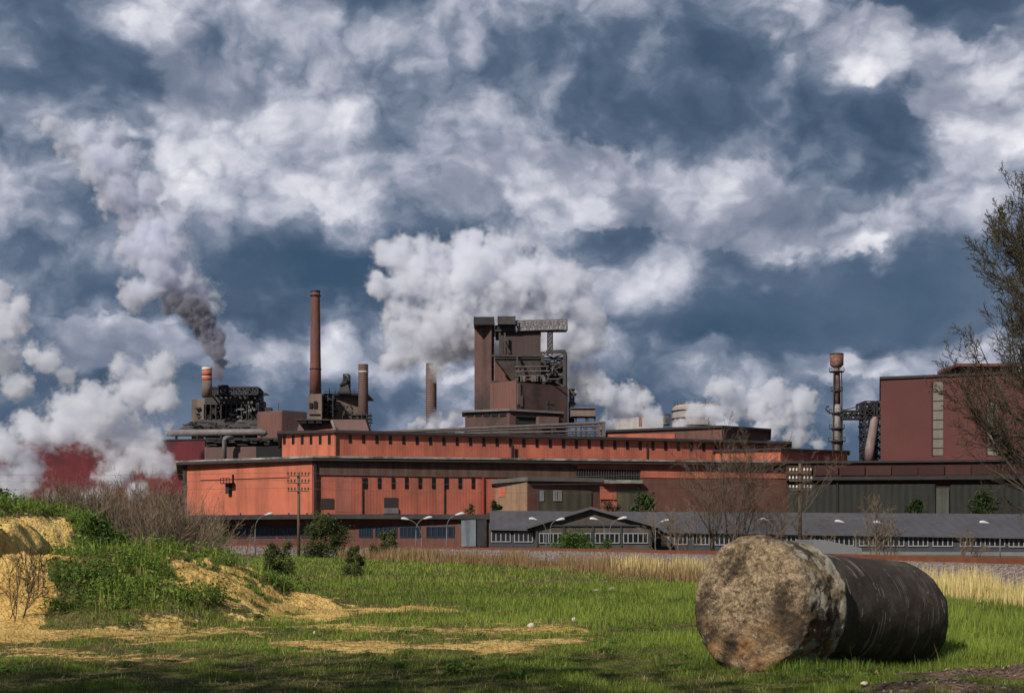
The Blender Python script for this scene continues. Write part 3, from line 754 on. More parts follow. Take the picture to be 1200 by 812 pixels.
rr = random.Random(5)
for y in (425, 432, 440, 447): pbox(mb, 606 if y > 428 else 620, y, 663, y+.9, DT+2, 9)
for i in range(46):
    x = rr.uniform(606, 662); y = rr.choice((425, 432, 440, 447)); pbeam(mb, x, y, x+rr.uniform(-3, 3), y-rr.uniform(3, 7), DT+rr.uniform(1, 8), .13)
for i in range(15):
    x = rr.uniform(600, 656); y = rr.choice((432, 440, 447)); pbox(mb, x, y-rr.uniform(2, 5), x+rr.uniform(2, 6), y-.02, DT+rr.uniform(3, 7), 3)
mb.build('open_floors', STEEL, tw)
mb = MB()
for y in (429.5, 435, 440.5, 444.5): pbeam(mb, 601+rr.uniform(0, 6), y, 637+rr.uniform(0, 20), y-.5, DT-6-rr.uniform(0, 1.5), .16)
for i in range(22):
    x = rr.uniform(607, 655); y = rr.choice((435, 440.5, 446)); pbeam(mb, x, y, x+rr.uniform(-2, 2), y-rr.uniform(3, 7), DT-6.5, .11)
for i in range(8):
    x = rr.uniform(604, 640); pbox(mb, x, 441, x+rr.uniform(2, 5), 447, DT-8, 2)
mb.build('front_pipework', PIPEM0, tw)
mb = MB()
for y in (424.4, 431.4, 439.4): 
    pbeam(mb, 604, y-3, 663, y-3, DT+1, .1)
for x in (585.5, 591.5): pbeam(mb, x, 390, x, 415, DT-1, .3)
pbeam(mb, 586, 392, 598, 414, DT-1, .22); pbeam(mb, 606, 415, 606, 447, DT-6, .32); pbeam(mb, 636.8, 416, 636.8, 450, DT-1, .4); pbeam(mb, 638, 449, 652, 425, DT-1, .25)
pbeam(mb, 661.5, 413, 661.5, 453, DT-1, .5); pbeam(mb, 640, 412.5, 663, 411.5, DT-1, .5)
mb.build('side_frame', STEEL2, tw)
mb = MB()
for i in range(6): pbox(mb, 667+i*.8, 455+i*5.5, 674-i*.3+(i % 2)*2, 456.2+i*5.5, DT, 5)
pbeam(mb, 668.5, 455, 668.5, 497, DT, .4); pbeam(mb, 672, 458, 672, 497, DT, .3); pbox(mb, 667, 470, 671, 497, DT+1, 5)
mb.build('side_pipework', STEEL2, tw)
gal = thing('conveyor_gallery', 'pale raised gallery on stilts at the right foot of the sooty tower', 'gallery', base(683, DT-5))
mb = MB(); pbox(mb, 669, 478.5, 697.5, 487.5, DT-8, 7); mb.build('cabin', TAN, gal)
mb = MB(); pbox(mb, 668.5, 477.2, 698, 478.4, DT-8.5, 8); mb.build('roof', PALE, gal)
each('leg', STEEL2, gal, lambda mb, x: pbeam(mb, x, 487.5, x, 520, DT-7, .3), (675, 687, 697))
mb = MB(); pbeam(mb, 687, 489, 697, 505, DT-7, .2); mb.build('brace', STEEL2, gal)
mb = MB(); pbeam(mb, 669, 475.2, 698, 475.2, DT-8, .09); mb.build('handrail', STEEL2, gal)
# base hall with window band
FBH = [(545, 375, 483.5), (597, 367, 481.5), (657, 373, 485)]
hh = thing('tower_base_hall', 'low brown hall with a band of dark openings at the foot of the sooty tower', 'factory hall', base(597, 368))
block('wall', FBH, 12, BROWN, hh); slab('roof', FBH, 12, .8, .5, PALE, hh)
A, B = plan(FBH, 0), plan(FBH, 1); A2, B2 = plan(FBH, 1), plan(FBH, 2)
each('opening', SLOT, hh, lambda mb, i: plate(mb, A, B, 547.5+i*9.6, 484.6, 555+i*9.6, 488, .05, .2), range(5))
mb = MB(); plate(mb, A2, B2, 604, 488, 655, 489.5, .1, .8); plate(mb, A2, B2, 604, 490, 655, 499, .05, .2); mb.build('dark_recess', STEEL, hh)
mb = MB(); plate(mb, A2, B2, 627, 489, 650, 500, .5, 2.5); mb.build('dust_hood', MAUVE, hh)
# pipe bridge along the roofs
pbm = thing('pipe_bridge', 'long slim bundle of pale pipes carried along the roofs in front of the tower', 'pipe bridge', (*V(700, 505, 318)[:2], zat(513, 318)))
PIPEM = mat('dull brown grey pipe', (.115, .098, .092), .7, .35, .4, .3)
each('pipe', PIPEM, pbm, lambda mb, q: mb.tube([V(*q[0], 322), V(*q[1], 318)], q[2], 8), (((450, 506.4), (709, 495.3), .36), ((450, 508.6), (704, 499), .22), ((470, 509.5), (708, 504.5), .22)))
each('trestle', STEEL2, pbm, lambda mb, i: (mb.beam(V(460+i*17, 506-(10+i*17)*.042, 322.6), V(460+i*17, 516, 322.6), .22), mb.beam(V(460+i*17, 507.5-(10+i*17)*.042, 322.5), V(471+i*17, 512, 322.5), .12)), range(15))
mb = MB(); mb.beam(V(470, 511, 322.3), V(705, 508.5, 319.5), .2); mb.build('walkway', STEEL2, pbm)
mb = MB(); pbox(mb, 701.5, 495, 703.5, 514, 316, 2); pbox(mb, 705.5, 495.5, 709, 514, 316, 2); pbox(mb, 700.8, 494.2, 709.6, 495.8, 316, 2.3); mb.build('end_portal', TAN, pbm)

# --- chimneys
CH = bpy.data.materials.new('chimney brick'); 
CHB = mat('red brown chimney', (.165, .062, .05), .85, .2, .3, .45, (.07, .045, .04), blotch=.6, bcol=(.12, .085, .07), bsc=.05)
bpy.data.materials.remove(CH)
c1 = thing('tall_brick_chimney', 'tallest slim red brown brick chimney with a dark collar, left of the sooty tower', 'chimney', base(369.5, 450))
X = xat(369.7, 450); u = 450/F
mb = MB(); lathe(mb, X, 450, [(6.9*u, zat(462, 450)), (6.4*u, zat(433, 450)), (5.2*u, zat(348, 450)), (5.1*u, zat(342, 450))], 28); mb.build('shaft', CHB, c1, True)
for (y, h2, r) in ((346.5, 1.6, 6.3), (432.5, 1.4, 7.0), (341.6, 1.6, 5.7)):
    mb = MB(); lathe(mb, X, 450, [(r*u, zat(y+h2/2, 450)), (r*u, zat(y-h2/2, 450))], 28); mb.build('collar', STEEL, c1)
mb = MB(); pbox(mb, 361, 461.5, 377, 530, 446, 8); mb.build('base_block', TAN, c1)
each('opening', SLOT, c1, lambda mb, q: pbox(mb, *q, 445.6, .6), ((362.5, 472, 366, 478), (367.5, 470, 371.5, 478), (362.5, 485, 375, 486)))
def ringed(name, label, x0, x1, ytop, ybot, D, lightring):
    c = thing(name, label, 'chimney', base((x0+x1)/2, D)); X = xat((x0+x1)/2, D); r = (x1-x0)/2*D/F
    mb = MB(); lathe(mb, X, D, [(r, zat(ybot, D)), (r*.97, zat(ytop, D)), (r*.85, zat(ytop-.1, D))], 24); mb.build('shaft', TAN, c, True)
    mb = MB(); y = ytop+1.5
    while y < ytop+(ybot-ytop)*.8:
        lathe(mb, X, D, [(r*1.04, zat(y+1.0, D)), (r*1.04, zat(y-.2, D))], 24); y += 2.7
    mb.build('hoops', mat('rusty hoops', (.10, .05, .045), .8, .3, .8), c)
    if lightring:
        mb = MB(); lathe(mb, X, D, [(r*1.07, zat(ytop+9.6, D)), (r*1.07, zat(ytop+8.2, D))], 24); mb.build('pale_band', mat('pale paint', (.5, .5, .48), .7, .2), c)
    return c
ringed('ringed_stack', 'short hooped stack with one pale band beside the tan sinter building', 420, 431.4, 426.7, 500, 452, True)
ringed('ringed_stack', 'lone hooped stack rising from steam, between the sinter building and the sooty tower', 499.2, 511.6, 425.5, 530, 470, False)

# --- middle plant: tan block with hopper on top
sp = thing('sinter_building', 'tan dusty plant block with a dark triangular hopper on its roof by the tall chimney', 'plant building', base(405, 455))
FM = [(379, 456, 463), (383, 454, 462), (430, 458, 463.5)]
block('wall', FM, 18, TAN, sp); 
mb = MB(); pbox(mb, 378.8, 461, 430.6, 462.8, 453.6, 20); mb.build('roof_deck', STEEL2, sp)
mb = MB(); mb.prism(prect(395.5, 410, 461, 453, 7), prect(403, 406, 441, 456, 3)); mb.build('roof_hopper', STEEL, sp)
mb = MB(); mb.tower(xat(402.5, 455), xat(408.5, 455), 455, 459, zat(461, 455), zat(438.5, 455), 3, .2); pbeam(mb, 398, 452, 407, 444, 454, .3); mb.build('hoist_frame', STEEL, sp)
mb = MB()
for i in range(22):
    x = rr.uniform(379, 390); y = rr.uniform(464, 488); pbox(mb, x, y, x+rr.uniform(2, 7), y+rr.uniform(.6, 3), 450+rr.uniform(0, 2), 3)
for y in (468, 475, 482): pbox(mb, 378, y, 391, y+.7, 449, 5)
for x in (379, 384, 390): pbeam(mb, x, 463, x, 489, 449, .2)
for i in range(14):
    x = rr.uniform(400, 414); y = rr.uniform(474, 488); pbox(mb, x, y, x+rr.uniform(1, 3), y+rr.uniform(1, 4), 452, 2)
for y in (486, 490, 494):
    pbox(mb, 411, y, 435, y+.8, 449, 5)
for x in (412, 418, 424, 430, 434): pbeam(mb, x, 484, x, 500, 449, .2)
mb.build('side_platforms', STEEL, sp)
mb = MB()
for x in (386, 393, 415, 420.5): pbeam(mb, x, 461, x, 457-(x % 3), 454, .12)
pbeam(mb, 379, 459, 431, 459.6, 453, .08); mb.build('roof_rail', STEEL, sp)
tr = thing('trapezoid_roofed_hall', 'mauve brown hall with sloped ends showing just above the orange upper storey', 'factory hall', base(390, 420))
mb = MB(); mb.prism(prect(345, 436, 515, 420, 14), prect(352, 428, 491.5, 423, 8)); mb.build('wall', MAUVE, tr)
mb = MB(); pbox(mb, 346, 491, 386, 492.2, 418, 6); mb.build('roof_ledge', STEEL2, tr)
each('opening', SLOT, tr, lambda mb, x: pbox(mb, x, 493.3, x+7, 496, 417.8, 3), (352, 361, 370))
mb = MB(); mb.tube([V(389, 493, 417), V(395, 510, 415)], .5, 8); mb.build('sloped_pipe', PALE, tr)

# --- left furnace plant
DL = 600
lp = thing('furnace_plant', 'dark cluttered furnace plant of decks and lattices beside the smoking banded chimney', 'plant building', base(270, DL))
FLP = [(224.5, DL+3, 468), (239, DL, 467.5)]
block('pale_end_block', FLP, 30, TAN, lp)
mb = MB(); pbox(mb, 239, 473.5, 303, 512, DL+8, 25); mb.build('dark_interior', mat('near black', (.014, .013, .014), .8, .3, .3), lp)  # near-black box filling the inside of the decks
mb = MB(); pbox(mb, 240, 465, 300, 474, DL, 25); mb.build('deck_band', STEEL2, lp)
mb = MB(); pbox(mb, 236.5, 459, 252, 464.8, DL, 12); mb.build('charging_house', STEEL2, lp)
mb = MB(); pcyl(mb, 256, 267.5, 452.3, 465, DL+2); mb.build('drum', STEEL2, lp, True)
mb = MB(); pcyl(mb, 255.5, 268, 451.5, 453, DL+2); mb.build('drum_rim', STEEL, lp, True)
mb = MB(); mb.truss(V(248, 463, DL-1), V(304, 463, DL-1), 2.8, 8, 10, .42); mb.tower(xat(292, DL), xat(303.5, DL), DL-2, DL+9, zat(503, DL), zat(456, DL), 5, .42); mb.build('lattice_frame', STEEL, lp)
mb = MB(); mb.hexa([V(300, 465, DL-3), V(317, 463.5, DL-3), V(317, 463.5, DL+4), V(300, 465, DL+4), V(300, 460.5, DL-3), V(312, 460.3, DL-3), V(312, 460.3, DL+4), V(300, 460.5, DL+4)]); mb.build('skip_bridge', STEEL, lp)
for i in range(75):
    x, y = rr.uniform(226, 300), rr.uniform(474, 500); wd, hg = rr.uniform(2, 9), rr.uniform(.7, 2.6)
    mb = MB(); pbox(mb, x, y, x+wd, y+hg, DL+rr.uniform(-2, 6), 2.5); mb.build('service_gallery', STEEL2, lp)
mb = MB()
for i in range(26):
    x, y = rr.uniform(242, 300), rr.uniform(476, 494); pbeam(mb, x, y, x+rr.uniform(-6, 6), y+rr.uniform(4, 10), DL-2, .35)
for x in range(241, 303, 6): pbeam(mb, x, 474, x, 503, DL-2.5, .3)
mb.build('bracing', STEEL, lp)
mb = MB()
for i in range(9):
    x, y = rr.uniform(262, 290), rr.uniform(478, 492); pbox(mb, x, y, x+rr.uniform(3, 8), y+rr.uniform(1, 2.5), DL-3, 2)
for i in range(8):
    x, y = rr.uniform(290, 303), rr.uniform(458, 480); pbox(mb, x, y, x+rr.uniform(1, 2.6), y+rr.uniform(1.5, 4), DL-4, 2)
mb.build('pale_ducts', PALE, lp)
mb = MB(); mb.prism(prect(205, 305, 505, DL-8, 10), prect(232, 302, 491, DL-2, 8)); mb.build('lower_roofs', STEEL2, lp)
mb = MB()
for i in range(40):
    x, y = rr.uniform(208, 300), rr.uniform(494, 503); pbox(mb, x, y, x+rr.uniform(3, 10), y+rr.uniform(.6, 1.8), DL-10+rr.uniform(-2, 1), 2)
mb.build('roof_plant', STEEL, lp)
bc = thing('banded_chimney', 'short tan chimney with a red and white banded top on the dark furnace plant', 'chimney', base(242.5, DL-13))
mb = MB(); pcyl(mb, 236.4, 248.6, 446, 465, DL-13, .96, 24); mb.build('shaft', TAN, bc, True)
RED = mat('faded red paint', (.42, .10, .06), .7, .15); WP = mat('faded white paint', (.55, .5, .46), .7, .15)
for (a, b2, m) in ((430.5, 434.5, WP), (434.5, 441, RED), (441, 442, WP), (442, 446, RED)):
    mb = MB(); pcyl(mb, 236.7, 248.3, a, b2, DL-13, 1, 24); mb.build('painted_band', m, bc, True)
bp_ = thing('gas_main', 'fat pale horizontal gas pipe running in front of the dark furnace plant', 'pipe', (xat(258, 520), 520, zat(509, 520)))
mb = MB(); mb.tube([V(196, 507.3, 520), V(306, 506.3, 520), V(310, 507.5, 520), V(312, 509.5, 520)], [1.25, 1.25, 1.15, .8], 16); mb.build('pipe', PALE, bp_, True)
each('support', STEEL, bp_, lambda mb, x: pbox(mb, x, 510, x+1.6, 530, 519, 2), (205, 230, 258, 285, 305))
# reddish box building, low purple shed, maroon shed
FX = [(302, 545, 482.5), (331, 538, 480.5), (359.5, 545, 483)]
xb = thing('mauve_box_building', 'plain mauve brown box building between the furnace plant and the tall chimney', 'plant building', base(331, 539))
block('wall', FX, 25, MAUVE, xb)
A, B = plan(FX, 0), plan(FX, 1)
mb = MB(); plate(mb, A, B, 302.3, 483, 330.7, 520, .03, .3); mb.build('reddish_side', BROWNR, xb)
mb = MB(); pbox(mb, 310.5, 477.5, 317.5, 483, 545, 4); mb.build('roof_fan', STEEL, xb)
mb = MB(); pbeam(mb, 326.5, 472.5, 326.5, 483, 545, .12); mb.build('aerial', STEEL, xb)
ps = thing('purple_shed', 'low dusty purple shed with a bent vertical duct behind the orange gable', 'shed', base(270, 480))
FS = [(240.5, 480, 524), (331, 480, 522.5)]
block('wall', FS, 20, MAUVE, ps)
mb = MB()
for i in range(60):
    x, y = rr.uniform(236, 322), rr.uniform(513.5, 521.5); pbox(mb, x, y, x+rr.uniform(5, 16), y+rr.uniform(.6, 1.7), 480+rr.uniform(1, 8), 3)
pbox(mb, 240, 513, 331, 524, 489, 4); mb.build('roof_pipework', STEEL, ps)
mb = MB(); mb.tube([V(263, 545, 476), V(263, 516, 476), V(263.6, 513.6, 476), V(265.5, 512.8, 476), V(272, 512.8, 478)], .75, 12); mb.build('bent_duct', PALE, ps, True)
mb = MB(); pbox(mb, 300, 522.8, 331, 545, 478.5, 1); mb.build('black_end_wall', mat('near black', (.014, .013, .014)), ps)  # plain near-black plate along the right end of the shed
ms = thing('maroon_shed', 'long maroon shed half hidden in drifting white steam on the far left', 'shed', base(150, 400))
FMS = [(-60, 410, 518), (240, 400, 515.5)]
block('wall', FMS, 25, MAROON, ms)
A, B = plan(FMS, 0), plan(FMS, 1)
mb = MB(); plate(mb, A, B, 186, 545, 222, 552.5, .03, .5); mb.build('pale_lean_to', TAN, ms)
slab('roof', FMS, 26, .3, .3, STEEL, ms)

# --- flare stack with lattice bridge on the right
DF = 335
fs = thing('flare_stack', 'slender stepped flare stack with ring platforms and a rusty bucket head', 'flare stack', base(981, DF))
X = xat(980.6, DF); u = DF/F
GREYS = mat('streaked pale stack', (.27, .24, .24), .6, .45, .4, .7, (.06, .045, .045))
RUSTY = mat('rusty stack', (.16, .075, .06), .75, .4, .5, .5, (.05, .03, .03), blotch=.5, bcol=(.28, .24, .23), bsc=.5)
mb = MB(); lathe(mb, X, DF, [(6.0*u, zat(545, DF)), (5.6*u, zat(500, DF)), (5.2*u, zat(476, DF)), (4.2*u, zat(474, DF))], 20); mb.build('lower_shaft', GREYS, fs, True)
mb = MB(); lathe(mb, X, DF, [(4.2*u, zat(474, DF)), (3.7*u, zat(436, DF)), (3.4*u, zat(431, DF))], 20); mb.build('upper_shaft', RUSTY, fs, True)
mb = MB(); lathe(mb, X, DF, [(4.2*u, zat(431, DF)), (7.7*u, zat(428, DF)), (7.9*u, zat(415, DF)), (7.2*u, zat(415, DF)), (7.0*u, zat(420, DF))], 20); mb.build('bucket_head', mat('rust red bucket', (.19, .07, .05), .75, .4, .5, .4, blotch=.5, bcol=(.35, .3, .28), bsc=.35), fs, True)
mb = MB(); lathe(mb, X, DF, [(8.1*u, zat(416, DF)), (8.1*u, zat(414.6, DF))], 20); mb.build('head_rim', STEEL, fs)
for (y, r) in ((435.5, 8.8), (458, 7.0), (484, 9.0), (502, 9.0), (517, 10)):
    mb = MB(); lathe(mb, X, DF, [(4*u, zat(y+.6, DF)), (r*u, zat(y+.6, DF)), (r*u, zat(y-.3, DF)), (4*u, zat(y-.3, DF))], 20)
    for k in range(10):
        a = k*.628; p = Vector((X+r*u*math.cos(a), DF+r*u*math.sin(a), zat(y, DF))); mb.beam(p, p+Vector((0, 0, .85)), .05)
        a2 = a+.628; q = Vector((X+r*u*math.cos(a2), DF+r*u*math.sin(a2), zat(y, DF))); mb.beam(p+Vector((0, 0, .85)), q+Vector((0, 0, .85)), .045)
    mb.build('ring_platform', STEEL2, fs)
mb = MB()
for sx in (-5.6, 5.6): mb.beam((X+sx*u, DF-1, zat(530, DF)), (X+sx*u*.8, DF-1, zat(436, DF)), .14)
mb.tube([V(974.5, 484, DF), V(970.5, 482.5, DF), V(967.8, 479, DF), V(968.5, 476.5, DF), V(971.5, 476, DF)], .2, 8)
mb.build('ladder_and_pipes', STEEL2, fs)
lb = thing('lattice_bridge', 'dark steel lattice bridge and tower linking the flare stack to the brown hall', 'lattice bridge', base(1015, DF-5))
mb = MB(); mb.tower(xat(1006.5, DF), xat(1017, DF), DF-6, DF-1, zat(545, DF), zat(473, DF), 8, .2); mb.tower(xat(1020, DF), xat(1031.5, DF), DF-6, DF-1, zat(545, DF), zat(473, DF), 8, .22); mb.build('lattice_tower', STEEL, lb)
mb = MB(); mb.truss(V(987, 491, DF-3), V(1032, 491, DF-3), 1.8, 3, 7, .18); mb.truss(V(1006, 486, DF-3), V(1032, 486, DF-3), 2.5, 4, 5, .22); mb.build('bridge_truss', STEEL, lb)
mb = MB(); pbeam(mb, 987, 481, 1007, 476, DF-3, .14); pbox(mb, 987, 484.5, 1006, 487.5, DF-4, 2.4); mb.build('bridge_deck', STEEL2, lb)
mb = MB(); mb.tube([V(1018.5, 540, DF-8), V(1019.5, 526, DF-8), V(1025.5, 492, DF-8), V(1026.5, 489, DF-8)], [1.1, 1.1, 1.0, .8], 14); mb.build('sloping_duct', mat('greyish mauve duct', (.22, .16, .16), .6, .25, .5, .4), lb, True)
each('floor', STEEL, lb, lambda mb, q: pbox(mb, *q, DF-4, 3), ((1009, 510, 1030, 512), (1009, 498, 1030, 500), (1010, 524, 1031, 527), (1012, 530, 1017, 541), (1021, 527, 1026, 541)))

# --- pale things in the steam on the right
pt = thing('pale_holder_tank', 'pale round holder tank dimly seen inside the steam behind the orange halls', 'tank', base(817, 560))
mb = MB(); pcyl(mb, 788, 846, 478, 530, 560, 1, 40); mb.build('tank_wall', mat('pale tank paint', (.25, .22, .215), .7, .2, .1, .3), pt, True)
mb = MB(); pcyl(mb, 788.5, 845.5, 475.5, 478, 560, .9, 40); mb.build('tank_top', mat('tan tank top', (.40, .27, .18), .8, .25), pt)
mb = MB()
for k in range(5): 
    mb.tube([Vector((xat(817, 560)+29.6*560/F*math.cos(a), 560+29.6*560/F*math.sin(a), zat(482+k*9, 560))) for a in np.linspace(0, 6.2832, 41)], .25, 5)
for k in range(14):
    a = k*.4488; p = Vector((xat(817, 560)+27*560/F*math.cos(a), 560+27*560/F*math.sin(a), zat(476, 560))); mb.beam(p, p+Vector((0, 0, 2.2)), .12)
mb.build('tank_hoops', STEEL2, pt)
mast = thing('lattice_mast', 'thin red and white lattice mast behind the roof hall to the right of the tower', 'mast', base(750.5, 520))
mb = MB(); mb.tower(xat(749.3, 520), xat(752, 520), 520, 520.8, zat(500, 520), zat(453, 520), 14, .14); mb.build('lattice', mat('rusty mast paint', (.24, .11, .085), .8, .2), mast)
pbld = thing('pale_steam_shed', 'pale grey shed lost in steam to the left of the round tank', 'shed', base(748, 540))
FPB = [(720, 545, 490), (777, 540, 487)]
block('wall', FPB, 20, mat('pale grey sheeting', (.40, .37, .37), .8, .15, .1, .3), pbld)
mb = MB(); pbox(mb, 777.2, 485, 786, 497, 541, 8); mb.build('end_tower', STEEL2, pbld)

# ------------------------------------------------------------------ steam and smoke
def surface_nets(g, org, h):
    s = g < 0
    c = np.zeros(tuple(n-1 for n in g.shape), np.int8)
    for a in (0, 1):
        for b in (0, 1):
            for d in (0, 1): c += s[a:a+c.shape[0], b:b+c.shape[1], d:d+c.shape[2]]
    act = (c > 0) & (c < 8)
    ii = np.argwhere(act); idx = -np.ones(act.shape, np.int64); idx[act] = np.arange(len(ii))
    acc = np.zeros((len(ii), 3)); cnt = np.zeros(len(ii))
    cs = [(a, b, d) for a in (0, 1) for b in (0, 1) for d in (0, 1)]
    val = {k: g[ii[:, 0]+k[0], ii[:, 1]+k[1], ii[:, 2]+k[2]] for k in cs}
    for a in cs:
        for ax in range(3):
            if a[ax]: continue
            b = list(a); b[ax] = 1; b = tuple(b)
            x, y = val[a], val[b]; cr = (x < 0) != (y < 0)
            t = np.where(cr, x/np.where(cr, x-y, 1), 0)
            p = np.array(a, float)[None, :].repeat(len(ii), 0); p[:, ax] += t
            acc[cr] += p[cr]; cnt[cr] += 1
    v = (ii+acc/np.maximum(cnt, 1)[:, None])*h+np.array(org)
    fs = []
    for ax in range(3):
        sl0 = [slice(1, -1)]*3; sl1 = [slice(1, -1)]*3; sl0[ax] = slice(0, -1); sl1[ax] = slice(1, None)
        e = s[tuple(sl0)] != s[tuple(sl1)]; ins = s[tuple(sl0)][e]; q = np.argwhere(e)
        o = [1, 1, 1]; o[ax] = 0; q = q+np.array(o)
        u, w2 = [(1, 2), (2, 0), (0, 1)][ax]
        def at(du, dv):
            k = q.copy(); k[:, u] -= du; k[:, w2] -= dv; return idx[k[:, 0], k[:, 1], k[:, 2]]
        f = np.stack([at(1, 1), at(0, 1), at(0, 0), at(1, 0)], 1)
        f[~ins] = f[~ins][:, ::-1]; fs.append(f)
    return v, np.concatenate(fs)
def steam_mat(name, col, dens, S, seed, soft=.34, nscale=1.0, amp=1.0):
    """Steam that thins out and tears towards the rim of the puffs S = (x, y, z, r)."""
    m = bpy.data.materials.new(name); m.use_nodes = True; t = NT(m.node_tree); t.n.clear()
    out = t.new('ShaderNodeOutputMaterial'); p = t.new('ShaderNodeVolumePrincipled'); t.l.new(p.outputs[0], out.inputs['Volume'])
    p.inputs['Color'].default_value = (*col, 1); p.inputs['Anisotropy'].default_value = .15
    pos = t.new('ShaderNodeNewGeometry').outputs['Position']
    R = float(np.median([q[3] for q in S])); k = nscale/R
    pw = t.vm('ADD', pos, t.scaled(t.vm('SUBTRACT', t.noise(pos, .9*k, 2, .5, True), (.5, .5, .5)), (R*.9,)*3))
    f = None
    for (x, y, z, r) in S:
        d = t.new('ShaderNodeVectorMath', operation='DISTANCE'); t.l.new(pw, d.inputs[0]); d.inputs[1].default_value = (x, y, z)
        v = t.m('MULTIPLY_ADD', d.outputs['Value'], -1/r, 1.0)
        f = v if f is None else t.m('MAXIMUM', f, v)
    n = t.m('MULTIPLY', t.m('SUBTRACT', t.noise(pos, .95*k, 9, .64), .5), 1.7*amp)
    bl = t.m('ADD', t.m('MULTIPLY', t.m('SUBTRACT', .42, t.vor(pw, 1.9*k)), .36*amp), t.m('MULTIPLY', t.m('SUBTRACT', .42, t.vor(pos, 4.6*k)), .24*amp))
    f = t.m('ADD', t.m('ADD', f, n), bl)
    t.put(p.inputs['Density'], t.m('MULTIPLY', t.m('POWER', t.map(f, -.14, -.08+soft*1.2, 0, 1, True), 1.7), dens*1.25))
    m.cycles.volume_step_rate = .4
    return m
def plume(name, label, balls, D, cell, look, seed, soft=.34, nscale=1.0, amp=1.0):
    """Billowing body of steam: balls (px, py, radius px) about distance D."""
    r = np.random.default_rng(seed); u = D/F
    S = [(xat(px, D), D+r.uniform(-.5, .5)*pr*u, zat(py, D), pr*u) for (px, py, pr) in balls]
    A = np.array(S); R = float(np.median(A[:, 3])); pad = R*.9
    lo = (A[:, :3]-A[:, 3:]).min(0)-pad-2*cell; hi = (A[:, :3]+A[:, 3:]).max(0)+pad+2*cell
    n = np.ceil((hi-lo)/cell).astype(int)+1
    X, Y, Z = np.meshgrid(*[lo[i]+np.arange(n[i])*cell for i in range(3)], indexing='ij')
    g = np.full(n, 1e3)
    for (x, y, z, q) in S: g = np.minimum(g, np.sqrt((X-x)**2+(Y-y)**2+(Z-z)**2)-q*1.12-R*.22)
    v, f = surface_nets(g, lo, cell)
    o = meshobj(name, v, f, steam_mat(name.replace('_', ' '), *look, S, seed, soft, nscale, amp), None, True, None, None)
    return tag(o, label, 'steam', kind='stuff')
ST1 = ((.945, .957, 1.0), .52)
ST2 = ((.95, .96, 1.0), .42)
ST4 = ((.90, .915, .985), .36)
ST3 = ((.952, .962, 1.0), .42)
SMK = ((.52, .52, .60), .5)
plume('steam_cloud', 'big white steam cloud billowing up behind the sooty tower',
      [(470,305,30),(500,325,45),(545,305,38),(585,300,34),(560,335,48),(610,335,48),(650,345,46),(682,368,28),(475,370,36),(520,390,50),(580,390,50),(640,400,52),(676,405,32),(455,425,16),(690,440,20),(665,450,30),(455,300,20),(706,376,12),(560,275,16),(600,285,20),(640,318,24),(470,410,24),(448,335,20)],
      440, 3.0, ST1, 3, .55, 1, 1.35)
plume('steam_plume', 'tall leaning white plume climbing into the clouds from the furnace plant',
      [(234,345,26),(248,362,14),(214,328,28),(190,322,34),(168,345,26),(152,350,16),(185,288,38),(160,300,24),(205,262,16),(160,255,30),(140,225,34),(178,222,20),(122,192,32),(98,166,28),(130,158,22),(76,160,20),(58,148,14),(45,140,8),(200,245,16),(150,190,18),(105,205,16)],
      600, 3.0, ST4, 5, .6, 1, 1.35)
plume('smoke_column', 'dark grey smoke column at the foot of the leaning plume above the furnace plant',
      [(256,438,8),(257,425,11),(252,410,14),(246,394,17),(237,378,19),(256,398,9),(262,415,5),(225,362,20),(205,355,16)],
      598, 1.5, SMK, 8)
plume('steam_bank', 'bank of white steam drifting low across the maroon shed on the far left',
      [(10,565,28),(28,545,26),(140,548,26),(180,548,18),(5,525,30),(40,505,30),(85,488,36),(125,480,36),(160,455,32),(185,430,24),(192,468,22),(150,510,30),(168,535,22),(120,560,14),(72,505,26),(108,508,26),(172,518,24),(186,545,22),(135,532,20),(30,562,24),(120,585,18),(160,575,18),(30,495,22),(140,430,18),(195,500,12),(60,585,16),(95,588,18),(20,575,20),(130,560,18)],
      372, 2.0, ST3, 13, .55, 1, 1.25)
plume('steam_wisp', 'ragged white steam puff high at the left edge above the low bank',
      [(8,375,26),(25,360,16),(6,420,24),(42,415,18),(-12,400,28),(20,450,22),(58,425,20),(0,340,16),(75,440,16)], 420, 2.0, ST3, 17, .5, 1, 1.2)
plume('steam_bank', 'long white steam bank behind the orange halls, around the pale round tank',
      [(705,460,22),(735,472,26),(845,455,20),(905,460,22),(940,472,20),(765,490,15),(800,499,13),(836,486,16),(812,484,14),(860,474,24),(890,476,26),(918,484,24),(938,492,18),(935,508,18),(895,505,22),(850,505,20),(757,468,10),(922,465,12),(710,500,16),(870,455,10),(955,520,10)],
      500, 2.0, ST2, 19, .5, 1, 1.25)
plume('steam_puff', 'small white steam puff at the foot of the lone hooped stack',
      [(510,491,13),(532,486,13),(550,490,12),(492,496,9),(520,503,14),(545,503,14),(505,505,12),(483,500,7)], 455, 1.0, ST1, 23, .5)

